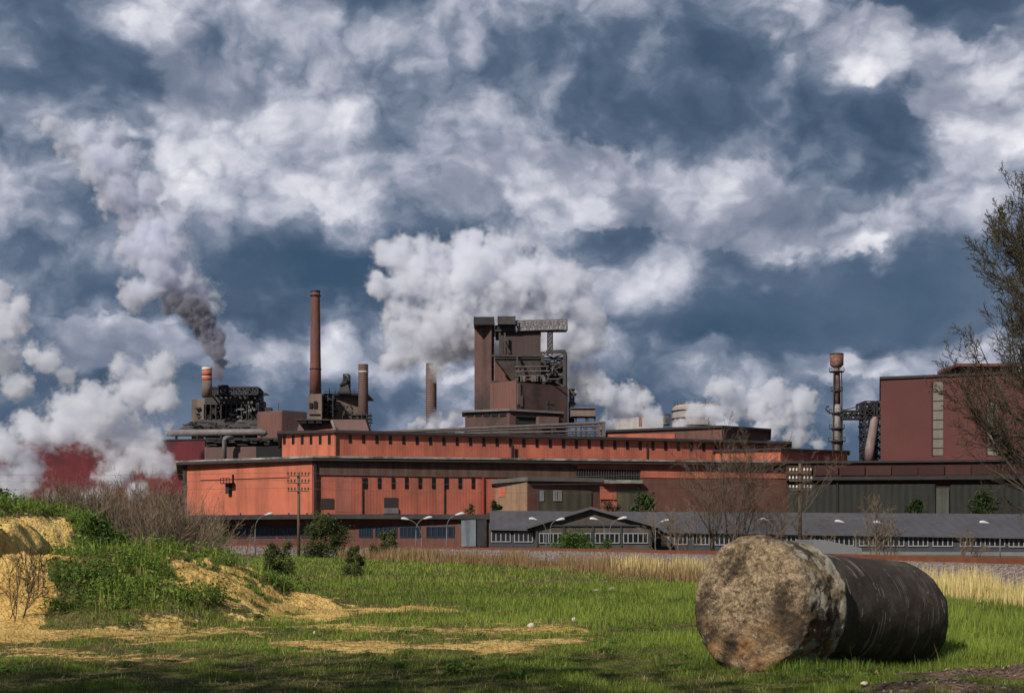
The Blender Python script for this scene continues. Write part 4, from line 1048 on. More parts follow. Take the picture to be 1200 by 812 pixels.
# ------------------------------------------------------------------ concrete cylinder
def gz(x, y): return float(height(np.array([x]), np.array([y]))[0])
CC = Vector((2.86, 17.45, .80)); TH = math.radians(47)
AX = Vector((math.sin(TH), math.cos(TH), -.085)).normalized()
UU = AX.cross(Vector((0, 0, 1))).normalized(); VV = UU.cross(AX).normalized()
cyl = thing('concrete_cylinder', 'huge weathered concrete cylinder lying in the grass, rough pale end and black tarred shell', 'concrete cylinder', (4.1, 18.6, 0))
def revolve(name, prof, nang, disp, m, close_start, close_end):
    """prof: list of (along, radius); disp(s, a, r) -> (ds, dr)."""
    S = np.array([p[0] for p in prof]); R = np.array([p[1] for p in prof])
    a = np.linspace(0, 2*np.pi, nang, endpoint=False)
    SS, AA = np.meshgrid(S, a, indexing='ij'); RR = np.repeat(R[:, None], nang, 1)
    ds, dr = disp(SS, AA, RR); s2 = SS+ds; r2 = np.maximum(RR+dr, .001)
    P = np.array(CC)[None, None]+s2[..., None]*np.array(AX)+(r2*np.cos(AA))[..., None]*np.array(UU)+(r2*np.sin(AA))[..., None]*np.array(VV)
    n = len(S); i = np.arange(n-1)[:, None]*nang; j = np.arange(nang)[None, :]; j2 = (j+1) % nang
    f = np.stack([i+j, i+nang+j, i+nang+j2, i+j2], -1).reshape(-1, 4)
    o = meshobj(name, P.reshape(-1, 3), f, m, cyl, True)
    for nm, arr in (('along', SS), ('angle', AA), ('radius', RR)):
        at = o.data.attributes.new(nm, 'FLOAT', 'POINT'); at.data.foreach_set('value', arr.astype(np.float32).ravel())
    return o
def conc_mat():
    m = bpy.data.materials.new('weathered concrete'); m.use_nodes = True; t = NT(m.node_tree); t.n.clear()
    out = t.new('ShaderNodeOutputMaterial'); b = t.new('ShaderNodeBsdfPrincipled'); t.l.new(b.outputs[0], out.inputs[0])
    pos = t.new('ShaderNodeNewGeometry').outputs['Position']; al = t.new('ShaderNodeAttribute', attribute_name='along').outputs['Fac']
    big = t.noise(pos, 1.5, 6, .68); fine = t.noise(pos, 11, 10, .78); grit = t.noise(pos, 48, 4, .7)
    c = t.ramp(t.m('ADD', t.m('MULTIPLY', fine, .62), t.m('MULTIPLY', grit, .38)), [(.35, (.045, .032, .022)), (.44, (.17, .125, .085)), (.53, (.37, .27, .165)), (.64, (.60, .48, .32))])
    c = t.mix(t.map(big, .45, .58, .88, 0, True), c, (.048, .036, .027, 1))
    sp = t.new('ShaderNodeSeparateXYZ'); t.l.new(pos, sp.inputs[0])
    orange = t.m('MULTIPLY', t.map(sp.outputs[2], .75, .25, 0, 1, True), t.map(t.noise(pos, 2.6, 5, .65), .42, .6, 0, .6, True))
    c = t.mix(orange, c, (.36, .19, .075, 1))
    # paler patches on the outer band, and a paler strip towards its back
    band = t.m('MULTIPLY', t.map(al, .05, .2, 0, 1, True), t.map(t.noise(t.scaled(pos, (1, 1, 1)), 4.2, 6, .7), .5, .56, 0, .85, True))
    c = t.mix(band, c, (.43, .39, .31, 1))
    rimm = t.map(al, .78, .9, 0, .8, True)
    c = t.mix(t.m('MULTIPLY', rimm, t.map(fine, .4, .55, 0, 1)), c, (.46, .42, .34, 1))
    hole = t.vor(pos, 16); c = t.mix(t.map(hole, .0, .22, .75, 0), c, (.03, .022, .016, 1))
    t.put(b.inputs['Base Color'], c); b.inputs['Roughness'].default_value = .95; b.inputs['Specular IOR Level'].default_value = .15
    bp = t.new('ShaderNodeBump'); bp.inputs['Strength'].default_value = 1; bp.inputs['Distance'].default_value = .05
    t.put(bp.inputs['Height'], t.m('ADD', t.m('ADD', t.m('MULTIPLY', fine, 1.1), t.m('MULTIPLY', grit, .4)), t.m('MULTIPLY', hole, .35))); t.l.new(bp.outputs[0], b.inputs['Normal'])
    return m
def tar_mat():
    m = bpy.data.materials.new('black tar coating'); m.use_nodes = True; t = NT(m.node_tree); t.n.clear()
    out = t.new('ShaderNodeOutputMaterial'); b = t.new('ShaderNodeBsdfPrincipled'); t.l.new(b.outputs[0], out.inputs[0])
    pos = t.new('ShaderNodeNewGeometry').outputs['Position']
    al = t.new('ShaderNodeAttribute', attribute_name='along').outputs['Fac']; an = t.new('ShaderNodeAttribute', attribute_name='angle').outputs['Fac']
    cv = t.new('ShaderNodeCombineXYZ'); t.put(cv.inputs[0], al); t.put(cv.inputs[1], t.m('MULTIPLY', t.m('SINE', an), .35)); t.put(cv.inputs[2], t.m('MULTIPLY', t.m('COSINE', an), .35))
    wob = t.noise(pos, 1.4, 3, .5)
    cv2 = t.new('ShaderNodeCombineXYZ'); t.put(cv2.inputs[0], t.m('ADD', al, t.m('MULTIPLY', wob, .22)))
    ring = t.noise(cv2.outputs[0], 4.6, 2, .7)
    brk = t.noise(pos, 2.7, 5, .7)
    line = t.m('MULTIPLY', t.map(t.m('ABSOLUTE', t.m('SUBTRACT', ring, .52)), .0, .022, 1, 0, True), t.map(brk, .47, .56, 0, 1, True))
    c = t.ramp(t.noise(pos, 3.2, 8, .7), [(.3, (.022, .0175, .013)), (.52, (.048, .038, .028)), (.7, (.095, .075, .056))])
    c = t.mix(t.m('MULTIPLY', line, .95), c, (.25, .215, .18, 1))
    chips = t.map(t.noise(t.scaled(pos, (1, 1, 1)), 6.3, 5, .72), .655, .69, 0, .85)
    chips = t.m('MULTIPLY', chips, t.map(al, 1.6, 2.6, .25, 1))
    c = t.mix(chips, c, (.34, .30, .25, 1))
    scr = t.vor(t.scaled(pos, (3, 3, 1)), 3.5, feature='DISTANCE_TO_EDGE')
    c = t.mix(t.m('MULTIPLY', t.map(scr, 0, .012, .5, 0), t.map(brk, .5, .6, 0, 1)), c, (.2, .18, .16, 1))
    t.put(b.inputs['Base Color'], c); b.inputs['Roughness'].default_value = .68; b.inputs['Specular IOR Level'].default_value = .2
    bp = t.new('ShaderNodeBump'); bp.inputs['Strength'].default_value = .5; bp.inputs['Distance'].default_value = .03
    t.put(bp.inputs['Height'], t.m('ADD', t.noise(pos, 6, 8, .65), t.m('MULTIPLY', line, .25))); t.l.new(bp.outputs[0], b.inputs['Normal'])
    return m
def n3(s, a, r, k, seed, o=4):
    return fbm_np(s*k+20, r*np.cos(a)*k+20, r*np.sin(a)*k+20, o, seed)-.5
prof = [(0.0, x) for x in np.linspace(.002, .74, 56)]+[(.008, .77), (.022, .80), (.045, .825), (.075, .845), (.11, .858)]
prof += [(x, .862+.012*math.sin(x*6)) for x in np.linspace(.14, .90, 46)]+[(.93, .855), (.945, .83), (.95, .79), (.95, .74)]
def dconc(s, a, r):
    edge = sstep(.5, .84, r)
    d = n3(s, a, r, 2.2, 60)*.05+n3(s, a, r, 7, 61)*.08+n3(s, a, r, 22, 62, 3)*.05
    ds = np.where(s < .12, d*(1-.3*edge)+edge*n3(s, a, r, 3.5, 63)*.05, n3(s, a, r, 5, 64)*.04*sstep(.5, .9, s))
    band = sstep(.04, .2, s)
    dr = np.where(r > .7, n3(s, a, r, 3.5, 65)*.035+n3(s, a, r, 9, 66)*.045+n3(s, a, r, 24, 68, 3)*.02, 0)-band*.03*np.abs(n3(s, a, r, 1.2, 67))*2
    dr = dr+np.where(s > .8, (n3(s, a, r, 6, 69))*.05, 0)
    return ds, dr
revolve('concrete_end', prof, 240, dconc, conc_mat(), True, True)
prof = [(.80, .765)]+[(x, .765-.012*math.sin((x-.9)*2.2)) for x in np.linspace(.9, 3.40, 90)]+[(3.46, .755), (3.51, .735), (3.54, .70), (3.55, .66)]+[(3.55, q) for q in np.linspace(.6, .002, 12)]
def dtar(s, a, r):
    d = n3(s, a, r, 1.0, 70, 3)*.07+n3(s, a, r, 4, 71)*.022
    dent = -.05*np.exp(-(((s-3.35)/.16)**2+((np.mod(a-1.9, 2*np.pi))/.22)**2))
    return np.where(s > 3.5, n3(s, a, r, 4, 72)*.06, 0), np.where(r > .3, d+dent+np.where(s > 3.3, n3(s, a, r, 3, 73)*.06, 0), 0)
revolve('tarred_shell', prof, 200, dtar, tar_mat(), False, True)

# ------------------------------------------------------------------ stones in the grass
STONE = mat('pale stone', (.50, .45, .36), .9, .25, 9, bump=.6, bscale=20)
def stone(px, py, wpx, hpx, label):
    D = H*F/(py+hpx*.4-HZ); x = xat(px, D); r = wpx/2*D/F; z = gz(x, D)
    rg = np.random.default_rng(int(px)); bm_v = []; fs = []
    na, nb = 14, 8
    A, B = np.meshgrid(np.linspace(0, 2*np.pi, na, endpoint=False), np.linspace(-1.2, 1.5, nb), indexing='ij')
    k = 1+.5*(vnoise(np.cos(A)*np.cos(B)*1.5+px, np.sin(A)*np.cos(B)*1.5, np.sin(B)*1.5, 4)-.5)
    P = np.stack([x+r*k*np.cos(A)*np.cos(B), D+r*k*np.sin(A)*np.cos(B), z+.02+r*hpx/wpx*1.5*(.35+k*np.sin(B))], -1).reshape(-1, 3)
    for i in range(na):
        for j in range(nb-1): fs.append((i*nb+j, ((i+1) % na)*nb+j, ((i+1) % na)*nb+j+1, i*nb+j+1))
    fs.append(tuple(i*nb+nb-1 for i in range(na)))
    o = meshobj('stone', [tuple(p) for p in P], fs, STONE, None, True, None, (x, D, z)); tag(o, label, 'stone', 'pale stones lying in the grass')
stone(623, 737, 10, 5, 'largest pale stone in the grass, beside a bare strip in the middle of the field')
stone(674, 728, 8, 5, 'small rounded pale stone in thick green grass left of the cylinder')
stone(717, 691, 9, 4.5, 'flat pale stone in far green grass just below the dry reeds')
stone(699, 692, 8, 2.5, 'thin flat pale stone next to the rounder flat one below the reeds')
stone(622, 725, 5, 3.5, 'tiny pale stone directly behind the largest stone of the field')
stone(369, 741, 4.5, 3.5, 'tiny white stone in the trampled ground at the tip of the sand tongue')
stone(1013, 807, 9, 4, 'squat tan stone at the edge of the dug earth before the cylinder')

# ------------------------------------------------------------------ grass and weeds
def blades(name, label, X, Y, hgt, wid, tint, m, lean=.5, bend=.4, cat='grass'):
    n = len(X); Z = height(X, Y)-.01
    a = RNG.uniform(0, 2*np.pi, n); ln = RNG.uniform(.05, lean, n)*hgt
    dx, dy = np.cos(a)*ln, np.sin(a)*ln
    b = a+np.pi/2+RNG.normal(0, .7, n); wx, wy = np.cos(b)*wid/2, np.sin(b)*wid/2
    v = np.empty((n, 5, 3))
    v[:, 0] = np.stack([X-wx, Y-wy, Z], 1); v[:, 1] = np.stack([X+wx, Y+wy, Z], 1)
    mx_, my_ = X+dx*bend, Y+dy*bend
    v[:, 2] = np.stack([mx_+wx*.8, my_+wy*.8, Z+hgt*.6], 1); v[:, 3] = np.stack([mx_-wx*.8, my_-wy*.8, Z+hgt*.6], 1)
    v[:, 4] = np.stack([X+dx, Y+dy, Z+hgt], 1)
    i = np.arange(n)*5
    f = np.concatenate([np.stack([i, i+1, i+2], 1), np.stack([i, i+2, i+3], 1), np.stack([i+3, i+2, i+4], 1)])
    o = meshobj(name, v.reshape(-1, 3), f, m, None, False, np.repeat(tint, 5))
    return tag(o, label, cat, kind='stuff')
def wedge(n, d0, d1, p=1.0, x0=-170, x1=1480):
    """Points on the ground inside the view between two distances, even per unit of area for p = 1."""
    u = RNG.uniform(0, 1, n); D = (d0**(2*p)+u*(d1**(2*p)-d0**(2*p)))**(1/(2*p))
    return (RNG.uniform(x0, x1, n)-600)/F*D, D
def cover(X, Y):
    Hh = height(X, Y); s, d = sandmask(X, Y, Hh)
    return s, d, Hh
CA = np.array(CC); CBv = np.array(AX)
def clear_cyl(X, Y):
    t = (X-CA[0])*CBv[0]+(Y-CA[1])*CBv[1]; q = np.abs(-(X-CA[0])*CBv[1]+(Y-CA[1])*CBv[0])
    return ~((t > .02) & (t < 3.5) & (q < .42))
G1 = leafmat('meadow grass', (.066, .118, .018), (.34, .42, .07), .4)
G2 = leafmat('dry grass', (.16, .09, .045), (.36, .25, .12), .25)
G3 = leafmat('straw reed', (.50, .38, .13), (.78, .64, .30), .25)
G4 = leafmat('weed leaf', (.045, .095, .015), (.23, .33, .055), .35)
for (n, d0, d1, hh, wk) in ((300000, 14.2, 24, .060, .00034), (335000, 22, 50, .105, .00036), (140000, 46, 135, .11, .0005)):
    X, Y = wedge(n, d0, d1, .62 if d0 < 30 else .5)
    s, d, Hh = cover(X, Y)
    nn_ = fbm_np(X*3.0, Y*3.0, X*0, 3, 160)
    keep = (RNG.uniform(0, 1, n) > np.clip(s*1.7-.1+(nn_-.5)*1.6*(s > .05)+.35*(nn_ > .58)*np.exp(-((Y-21)/7)**2), 0, .965)) & (RNG.uniform(0, 1, n) > d*1.3) & clear_cyl(X, Y) & (rail_dist(X, Y) < -2.7)
    X, Y, s = X[keep], Y[keep], s[keep]
    k = fbm_np(X*.28, Y*.28, X*0, 3, 91); k2 = fbm_np(X*1.5, Y*1.5, X*0, 3, 92)
    trod = np.exp(-((Y-22)/6.5)**2)*sstep(5, -2, X)
    tall = (.45+.8*sstep(.38, .66, k)*(1-.6*trod)+1.0*sstep(.45, .72, k2))*(1-.35*trod)*(1+.5*sstep(2, 6, X)*(Y < 40))
    hgt = hh*tall*RNG.uniform(.5, 1.35, len(X))*np.where(s > .3, .7, 1)
    tint = np.clip(.05+.9*(k2-.2)+RNG.normal(0, .22, len(X))+.9*(k-.45)-.10*trod, 0, 1)
    blades('grass', 'green meadow grass', X, Y, hgt, np.maximum(.005, wk*Y)*RNG.uniform(.7, 1.4, len(X)), tint, G1)
def leaves(P, size, tint, m, name, parent=None, flat=.6):
    n = len(P); d = RNG.normal(size=(n, 3)); d[:, 2] = np.abs(d[:, 2])*flat+.25; d /= np.linalg.norm(d, axis=1)[:, None]
    u = np.cross(d, RNG.normal(size=(n, 3))); u /= np.linalg.norm(u, axis=1)[:, None]; w2 = np.cross(d, u)
    s = np.asarray(size)[:, None]
    v = np.stack([P-u*s*.9, P-w2*s*.42+d*s*.12, P+u*s*.9, P+w2*s*.42+d*s*.12], 1)
    i = np.arange(n)*4; f = np.stack([i, i+1, i+2, i+3], 1)
    return meshobj(name, v.reshape(-1, 3), f, m, parent, False, np.repeat(tint, 4))
# dead straw among the grass
X, Y = wedge(78000, 14.4, 60, .6); s, d, Hh = cover(X, Y); kk = fbm_np(X*.45, Y*.45, X*0, 4, 170)
keep = (kk+RNG.normal(0, .06, len(X)) > .53-.10*sstep(3, -3, X)*np.exp(-((Y-23)/9)**2)) & clear_cyl(X, Y) & (d < .4) & (rail_dist(X, Y) < -3) & (Hh < .5); X, Y = X[keep], Y[keep]
blades('dry_grass', 'dead straw scattered through the meadow grass', X, Y, RNG.uniform(.02, .11, len(X)), np.maximum(.005, .00034*Y), RNG.uniform(0, 1, len(X)), leafmat('dead straw', (.22, .15, .06), (.50, .38, .17), .2), 1.6, .5)
# broad-leaved weeds and tall dead stalks standing in the meadow
PP, TT = [], []
wx_, wy_ = wedge(480, 16, 48, .8); ws_, wd_, wh_ = cover(wx_, wy_)
for x, y, h0, s0, d0 in zip(wx_, wy_, wh_, ws_, wd_):
    if s0 > .45 or d0 > .2 or h0 > .4 or not clear_cyl(np.array([x]), np.array([y]))[0]: continue
    r0 = RNG.uniform(.05, .13); k = int(40+6000*r0*r0); d = RNG.normal(size=(k, 3)); d /= np.linalg.norm(d, axis=1)[:, None]; d[:, 2] = np.abs(d[:, 2])
    PP.append(np.array([x, y, h0])+d*np.array([r0*1.3, r0*1.3, r0*.75])*(RNG.uniform(0, 1, k)**.5)[:, None]); TT.append(np.clip(RNG.uniform(.0, .7)+RNG.normal(0, .2, k), 0, 1))
PP = np.concatenate(PP); tag(leaves(PP, RNG.uniform(.014, .036, len(PP)), np.concatenate(TT), G4, 'weeds'), 'dark broad-leaved weeds dotted through the meadow', 'weeds', kind='stuff')
X, Y = wedge(1500, 17, 58, .6); s, d, Hh = cover(X, Y); keep = clear_cyl(X, Y) & (s < .5) & (rail_dist(X, Y) < -4); X, Y = X[keep], Y[keep]
blades('dry_grass', 'tall dead stalks standing singly in the meadow', X, Y, RNG.uniform(.15, .5, len(X)), np.maximum(.006, .00034*Y), RNG.uniform(0, .8, len(X)), G2, .35, .4)
# long grass under the cylinder
n = 5200; tt = RNG.uniform(-.15, 3.75, n); qq = RNG.normal(0, 1, n)
off = np.where(RNG.uniform(0, 1, n) < .75, RNG.uniform(.40, 1.0, n), -RNG.uniform(.42, .9, n))
X = CC.x+AX.x*tt+AX.y*off; Y = CC.y+AX.y*tt-AX.x*off
blades('grass', 'long dark grass growing round the foot of the cylinder', X, Y, RNG.uniform(.08, .24, n), np.full(n, .008), RNG.uniform(.0, .5, n), G1)
# dry brown grass and yellow reeds along the bank
def bank(n, px0, px1, s0, s1):
    px = RNG.uniform(px0, px1, n); D = np.full(n, 80.0)
    sft = RNG.uniform(s0, s1, n)
    for _ in range(45):
        D = np.clip(D, 20, 300); x = (px-600)/F*D
        dx = (_spl(D+.5)-_spl(D-.5)); nn = np.sqrt(1+dx*dx)
        D = D+np.clip((_spl(D)+sft*nn-x), -60, 60)*.6*np.where(px > 500, 1, .6)
    return (px-600)/F*D, D
def bankz(X, Y): return X, Y
X, Y = bank(18000, 395, 900, -9.5, -4.4)
sel = (X/Y*F+600 > 330); X, Y = X[sel], Y[sel]
kk = fbm_np(X*.5, Y*.5, X*0, 3, 120)
blades('dry_grass', 'dry brown grass below the railway ballast', X, Y, (.36+.62*sstep(.40, .66, kk))*RNG.uniform(.5, 1.2, len(X)), .00034*Y*RNG.uniform(.7, 1.3, len(X)), np.clip(kk+RNG.normal(0, .25, len(X)), 0, 1), G2, .35, .3)
for (a, b2, n) in ((716, 850, 3600), (1040, 1235, 6000)):
    X, Y = bank(n, a, b2, -8.2, -4.3)
    kk = fbm_np(X*.8, Y*.8, X*0, 3, 130)
    sel = kk+RNG.normal(0, .12, len(X)) > .36; X, Y, kk = X[sel], Y[sel], kk[sel]
    blades('reeds', 'pale yellow reeds standing below the railway bank', X, Y, (.34+.5*sstep(.36, .62, kk))*RNG.uniform(.5, 1.2, len(X)), .00036*Y*RNG.uniform(.7, 1.5, len(X)), np.clip(kk+RNG.normal(0, .3, len(X)), 0, 1), G3, .16, .3, 'reeds')
X, Y = bank(3800, 250, 1240, -3.6, -2.0)
blades('dry_grass', 'thin dry grass on the ballast slope', X, Y, RNG.uniform(.15, .5, len(X)), .0003*Y, RNG.uniform(0, 1, len(X)), G2, .3, .3)
# leaf clumps (weeds, bushes)
X, Y = bank(60000, 240, 1245, -4.1, -1.6)
rd = -rail_dist(X, Y); Z = np.interp(rd, [1.6, 2.1, 2.5, 3.3, 4.1], [.81, .80, .62, .22, -.2])
big_ = np.clip(.00052*Y, .022, .09)
tag(leaves(np.stack([X, Y, np.maximum(Z, height(X, Y))+.012], 1), RNG.uniform(.5, 1.3, len(X))*big_, np.clip(RNG.normal(.45, .3, len(X)), 0, 1), leafmat('ballast stones', (.085, .062, .05), (.40, .34, .295), 0), 'gravel', None, 1.2), 'grey brown broken stones of the railway ballast', 'gravel', kind='stuff')
n = 75000
X, Y = wedge(n, 25, 46, 1, -60, 460)
s, d, Hh = cover(X, Y); kk = fbm_np(X*.8, Y*.8, X*0, 4, 140)
keep = (Hh > .28) & (RNG.uniform(0, 1, n) > np.clip(s*1.35-.12, 0, .93)) & (kk+RNG.normal(0, .1, n) > .36)
X, Y, Hh, kk = X[keep], Y[keep], Hh[keep], kk[keep]
P = np.stack([X, Y, Hh+RNG.uniform(0, 1, len(X))**1.3*(.05+.42*sstep(.4, .7, kk))], 1)
k2 = fbm_np(X*2, Y*2, X*0, 3, 141)
tag(leaves(P, RNG.uniform(.02, .07, len(X)), np.clip(k2*1.2-.2+RNG.normal(0, .18, len(X)), 0, 1), G4, 'weeds'), 'leafy green weeds covering the earth mound', 'weeds', kind='stuff')
# leafy cushions of weeds
PP, TT = [], []
cx_, cy_ = wedge(420, 25.5, 42, 1, -30, 400); cs_, cd_, ch_ = cover(cx_, cy_)
for x, y, h0, s0 in zip(cx_, cy_, ch_, cs_):
    if h0 < .3 or s0 > .55: continue
    r0 = RNG.uniform(.12, .42); k = int(1100*r0); d = RNG.normal(size=(k, 3)); d /= np.linalg.norm(d, axis=1)[:, None]; d[:, 2] = np.abs(d[:, 2])
    PP.append(np.array([x, y, h0])+d*np.array([r0, r0, r0*.9])*(RNG.uniform(0, 1, k)**.5)[:, None]); TT.append(np.clip(RNG.uniform(.15, .9)+RNG.normal(0, .2, k), 0, 1))
PP = np.concatenate(PP); tag(leaves(PP, RNG.uniform(.014, .042, len(PP)), np.concatenate(TT), leafmat('fresh weed leaf', (.04, .085, .013), (.21, .29, .05), .35), 'weeds'), 'bushy light green weeds in cushions on the mound', 'weeds', kind='stuff')
n = 9000
X, Y = wedge(n, 25, 44, 1, -60, 400); s, d, Hh = cover(X, Y); kk = fbm_np(X*1.1, Y*1.1, X*0, 3, 150)
keep = (Hh > .25) & (s < .4) & (kk > .42); X, Y = X[keep], Y[keep]
blades('grass', 'tall rank grass on the earth mound', X, Y, RNG.uniform(.15, .5, len(X)), np.full(len(X), .014), np.clip(kk[keep]+RNG.normal(0, .2, len(X)), 0, 1), G1, .5, .4)
X, Y = wedge(9000, 22.5, 34, 1, -40, 460); s, d, Hh = cover(X, Y); keep = s > .5
P = np.stack([X, Y, Hh+.006], 1)[keep]
tag(leaves(P, RNG.uniform(.008, .024, keep.sum()), RNG.uniform(0, 1, keep.sum()), leafmat('sand crumbs', (.34, .20, .07), (.72, .50, .22), 0), 'rubble', None, 2), 'small crumbs of sand and clay on the bare ground', 'rubble', kind='stuff')
X = np.concatenate([RNG.normal(cx, rx*.5, 500) for cx, cy_, rx, ry in ((4.45, 14.75, .95, .55), (5.75, 16.3, 1.3, .6), (7.1, 15.9, 1.2, .6))]); Y = np.concatenate([RNG.normal(cy_, ry*.5, 500) for cx, cy_, rx, ry in ((4.45, 14.75, .95, .55), (5.75, 16.3, 1.3, .6), (7.1, 15.9, 1.2, .6))])
tag(leaves(np.stack([X, Y, height(X, Y)+.008], 1), RNG.uniform(.01, .035, len(X)), RNG.uniform(0, 1, len(X)), leafmat('earth clods', (.09, .06, .045), (.30, .23, .18), 0), 'rubble', None, 2), 'crumbly brown clods on the dug earth heaps', 'rubble', kind='stuff')

# ------------------------------------------------------------------ woody plants
BARK = mat('dark bark', (.045, .036, .028), .9, .3, 4)
TWIGM = mat('grey brown twigs', (.17, .125, .085), .9, .3, 3)
TWIGD = mat('dark twigs', (.060, .048, .034), .9, .3, 3)
BUD = leafmat('olive spring buds', (.065, .06, .02), (.15, .135, .04), .3)
def grow(rg, mb_trunk, mb_crown, tips, p, d, L, r, lev, P):
    """One limb with its side limbs; P holds the per-level settings."""
    n = max(3, int(P['seg'][lev])); pts = [p.copy()]; rad = [r]; dirs = [d.copy()]
    for i in range(n):
        d = (d+Vector((rg.gauss(0, 1), rg.gauss(0, 1), rg.gauss(0, 1)))*P['wob'][lev]+Vector((0, 0, P['up'][lev]))).normalized()
        p = p+d*(L/n); pts.append(p.copy()); rad.append(r*(1-(i+1)/n*(1-P['tip'][lev]))); dirs.append(d.copy())
    (mb_trunk if lev <= P['trunklev'] else mb_crown).tube(pts, rad, P['sides'][lev], False)
    if lev+1 >= len(P['kids']):
        tips.append((pts[-1], d)); 
        if n > 2: tips.append((pts[-2], d))
        return
    k = P['kids'][lev+1]
    for i in range(k):
        t = P['from'][lev]+(1-P['from'][lev])*(i+rg.random())/k; j = min(int(t*n), n-1); f = t*n-j
        q = pts[j].lerp(pts[j+1], f); dd = dirs[j+1]
        s = dd.cross(Vector((rg.gauss(0, 1), rg.gauss(0, 1), rg.gauss(0, 1)))).normalized(); a = P['ang'][lev+1]*rg.uniform(.7, 1.25)
        cd = (dd*math.cos(a)+s*math.sin(a)).normalized()
        cl_ = L*P['len'][lev+1]*(rg.uniform(.86, 1.08) if lev == 0 and len(P['kids']) == 5 else rg.uniform(.65, 1.2))*(1.15-.65*t)
        grow(rg, mb_trunk, mb_crown, tips, q, cd, cl_, max(P['rmin'], rad[j]*P['rk'][lev+1]), lev+1, P)
def tree(name, label, cat, x, y, P, seed, L, r, d=(0, 0, 1), group=None, bark=None, twig=None, bud=None, nbud=3, bsize=.08, z=None, stems=1, spread=0):
    rg = random.Random(seed); z = gz(x, y)-.1 if z is None else z
    th = thing(name, label, cat, (x, y, z), group); mt, mc, tips = MB(), MB(), []
    for s in range(stems):
        a = rg.uniform(0, 6.28); q = Vector((rg.gauss(0, spread), rg.gauss(0, spread), 0))
        dd = Vector(d) if stems == 1 else Vector((math.cos(a)*rg.uniform(.05, .5)*P.get('splay', 1), math.sin(a)*rg.uniform(.05, .5)*P.get('splay', 1), 1))
        grow(rg, mt, mc, tips, Vector((x, y, z))+q, dd.normalized(), L*rg.uniform(.7, 1) if stems > 1 else L, r, 0, P)
    tr_ = mt.build('trunk', bark or BARK, th, True)
    cr_ = mc.build('crown', twig or TWIGD, th)
    if bud:
        TP = np.array([tuple(p) for p, q in tips]); TP = np.repeat(TP, nbud, 0)+RNG.normal(0, bsize*1.6, (len(TP)*nbud, 3))
        leaves(TP, RNG.uniform(.5, 1.2, len(TP))*bsize, RNG.uniform(0, 1, len(TP)), bud, 'buds', cr_, 1)
    return th
PT = dict(seg=[14, 9, 6, 4, 3], wob=[.05, .10, .14, .18, .22], up=[.03, .085, .08, .06, .05], tip=[.12, .12, .2, .35, .5], sides=[9, 6, 4, 3, 3], kids=[1, 50, 12, 9, 6],
          **{'from': [.10, .15, .12, .1, 0]}, ang=[0, .92, .65, .65, .7], len=[0, .54, .46, .42, .45], rk=[0, .42, .5, .5, .6], rmin=.013, trunklev=1)
tree('bare_tree', 'big dark bare tree with olive buds at the right edge, before the tall hall', 'tree', 24.9, 62, PT, 21, 14.8, .34, (-.03, 0, 1), bud=BUD, nbud=1, bsize=.034)
TWIGD2 = mat('brown grey twigs', (.105, .08, .058), .9, .3, 3)
PB = dict(seg=[8, 6, 4, 3], wob=[.09, .13, .17, .2], up=[.05, .06, .05, .04], tip=[.2, .25, .35, .5], sides=[5, 4, 3, 3], kids=[1, 9, 7, 5], **{'from': [.12, .12, .1, 0]}, ang=[0, .6, .6, .6], len=[0, .55, .5, .5], rk=[0, .5, .55, .6], rmin=.0125, trunklev=0, splay=1.15)
tree('bare_thicket_tree', 'broad many-stemmed bare tree with tan twigs in front of the gabled workshop', 'tree', xat(848, 103), 103, PB, 4, 9.8, .07, stems=11, spread=.9, twig=TWIGD2, bark=TWIGD2)
PS = dict(PB, kids=[1, 8, 6, 3], splay=.8)
tree('bare_sapling', 'small pale bare sapling before the workshop windows, right of the cylinder top', 'tree', xat(1024, 100), 100, PS, 6, 4.6, .05, stems=4, spread=.25, twig=TWIGM, bark=TWIGM, z=-.2)
tree('bare_sapling', 'lower bushy bare sapling right beside the taller pale one', 'tree', xat(1044, 101), 101, PS, 9, 3.3, .04, stems=3, spread=.3, twig=TWIGM, bark=TWIGM, z=-.2)
for i, (px, D, L, lab) in enumerate(((1132, 96, 2.3, 'thin leafless seedling right of the lamp over the workshop windows'), (1142, 97, 1.8, 'second thin leafless seedling close beside the workshop wall'), (800, 106, 4.5, 'thin bare sapling at the edge of the many-stemmed tree, by the white door'), (905, 104, 4.2, 'dense low bare bush behind the top of the cylinder end'), (965, 99, 2.4, 'short reddish bare shrub just behind the cylinder'))):
    tree('bare_sapling', lab, 'tree', xat(px, D), D, PS, 30+i, L, .04, stems=2+(L > 3)*4, spread=.3 if L < 3 else .8, twig=TWIGM, bark=TWIGM, z=-.1)
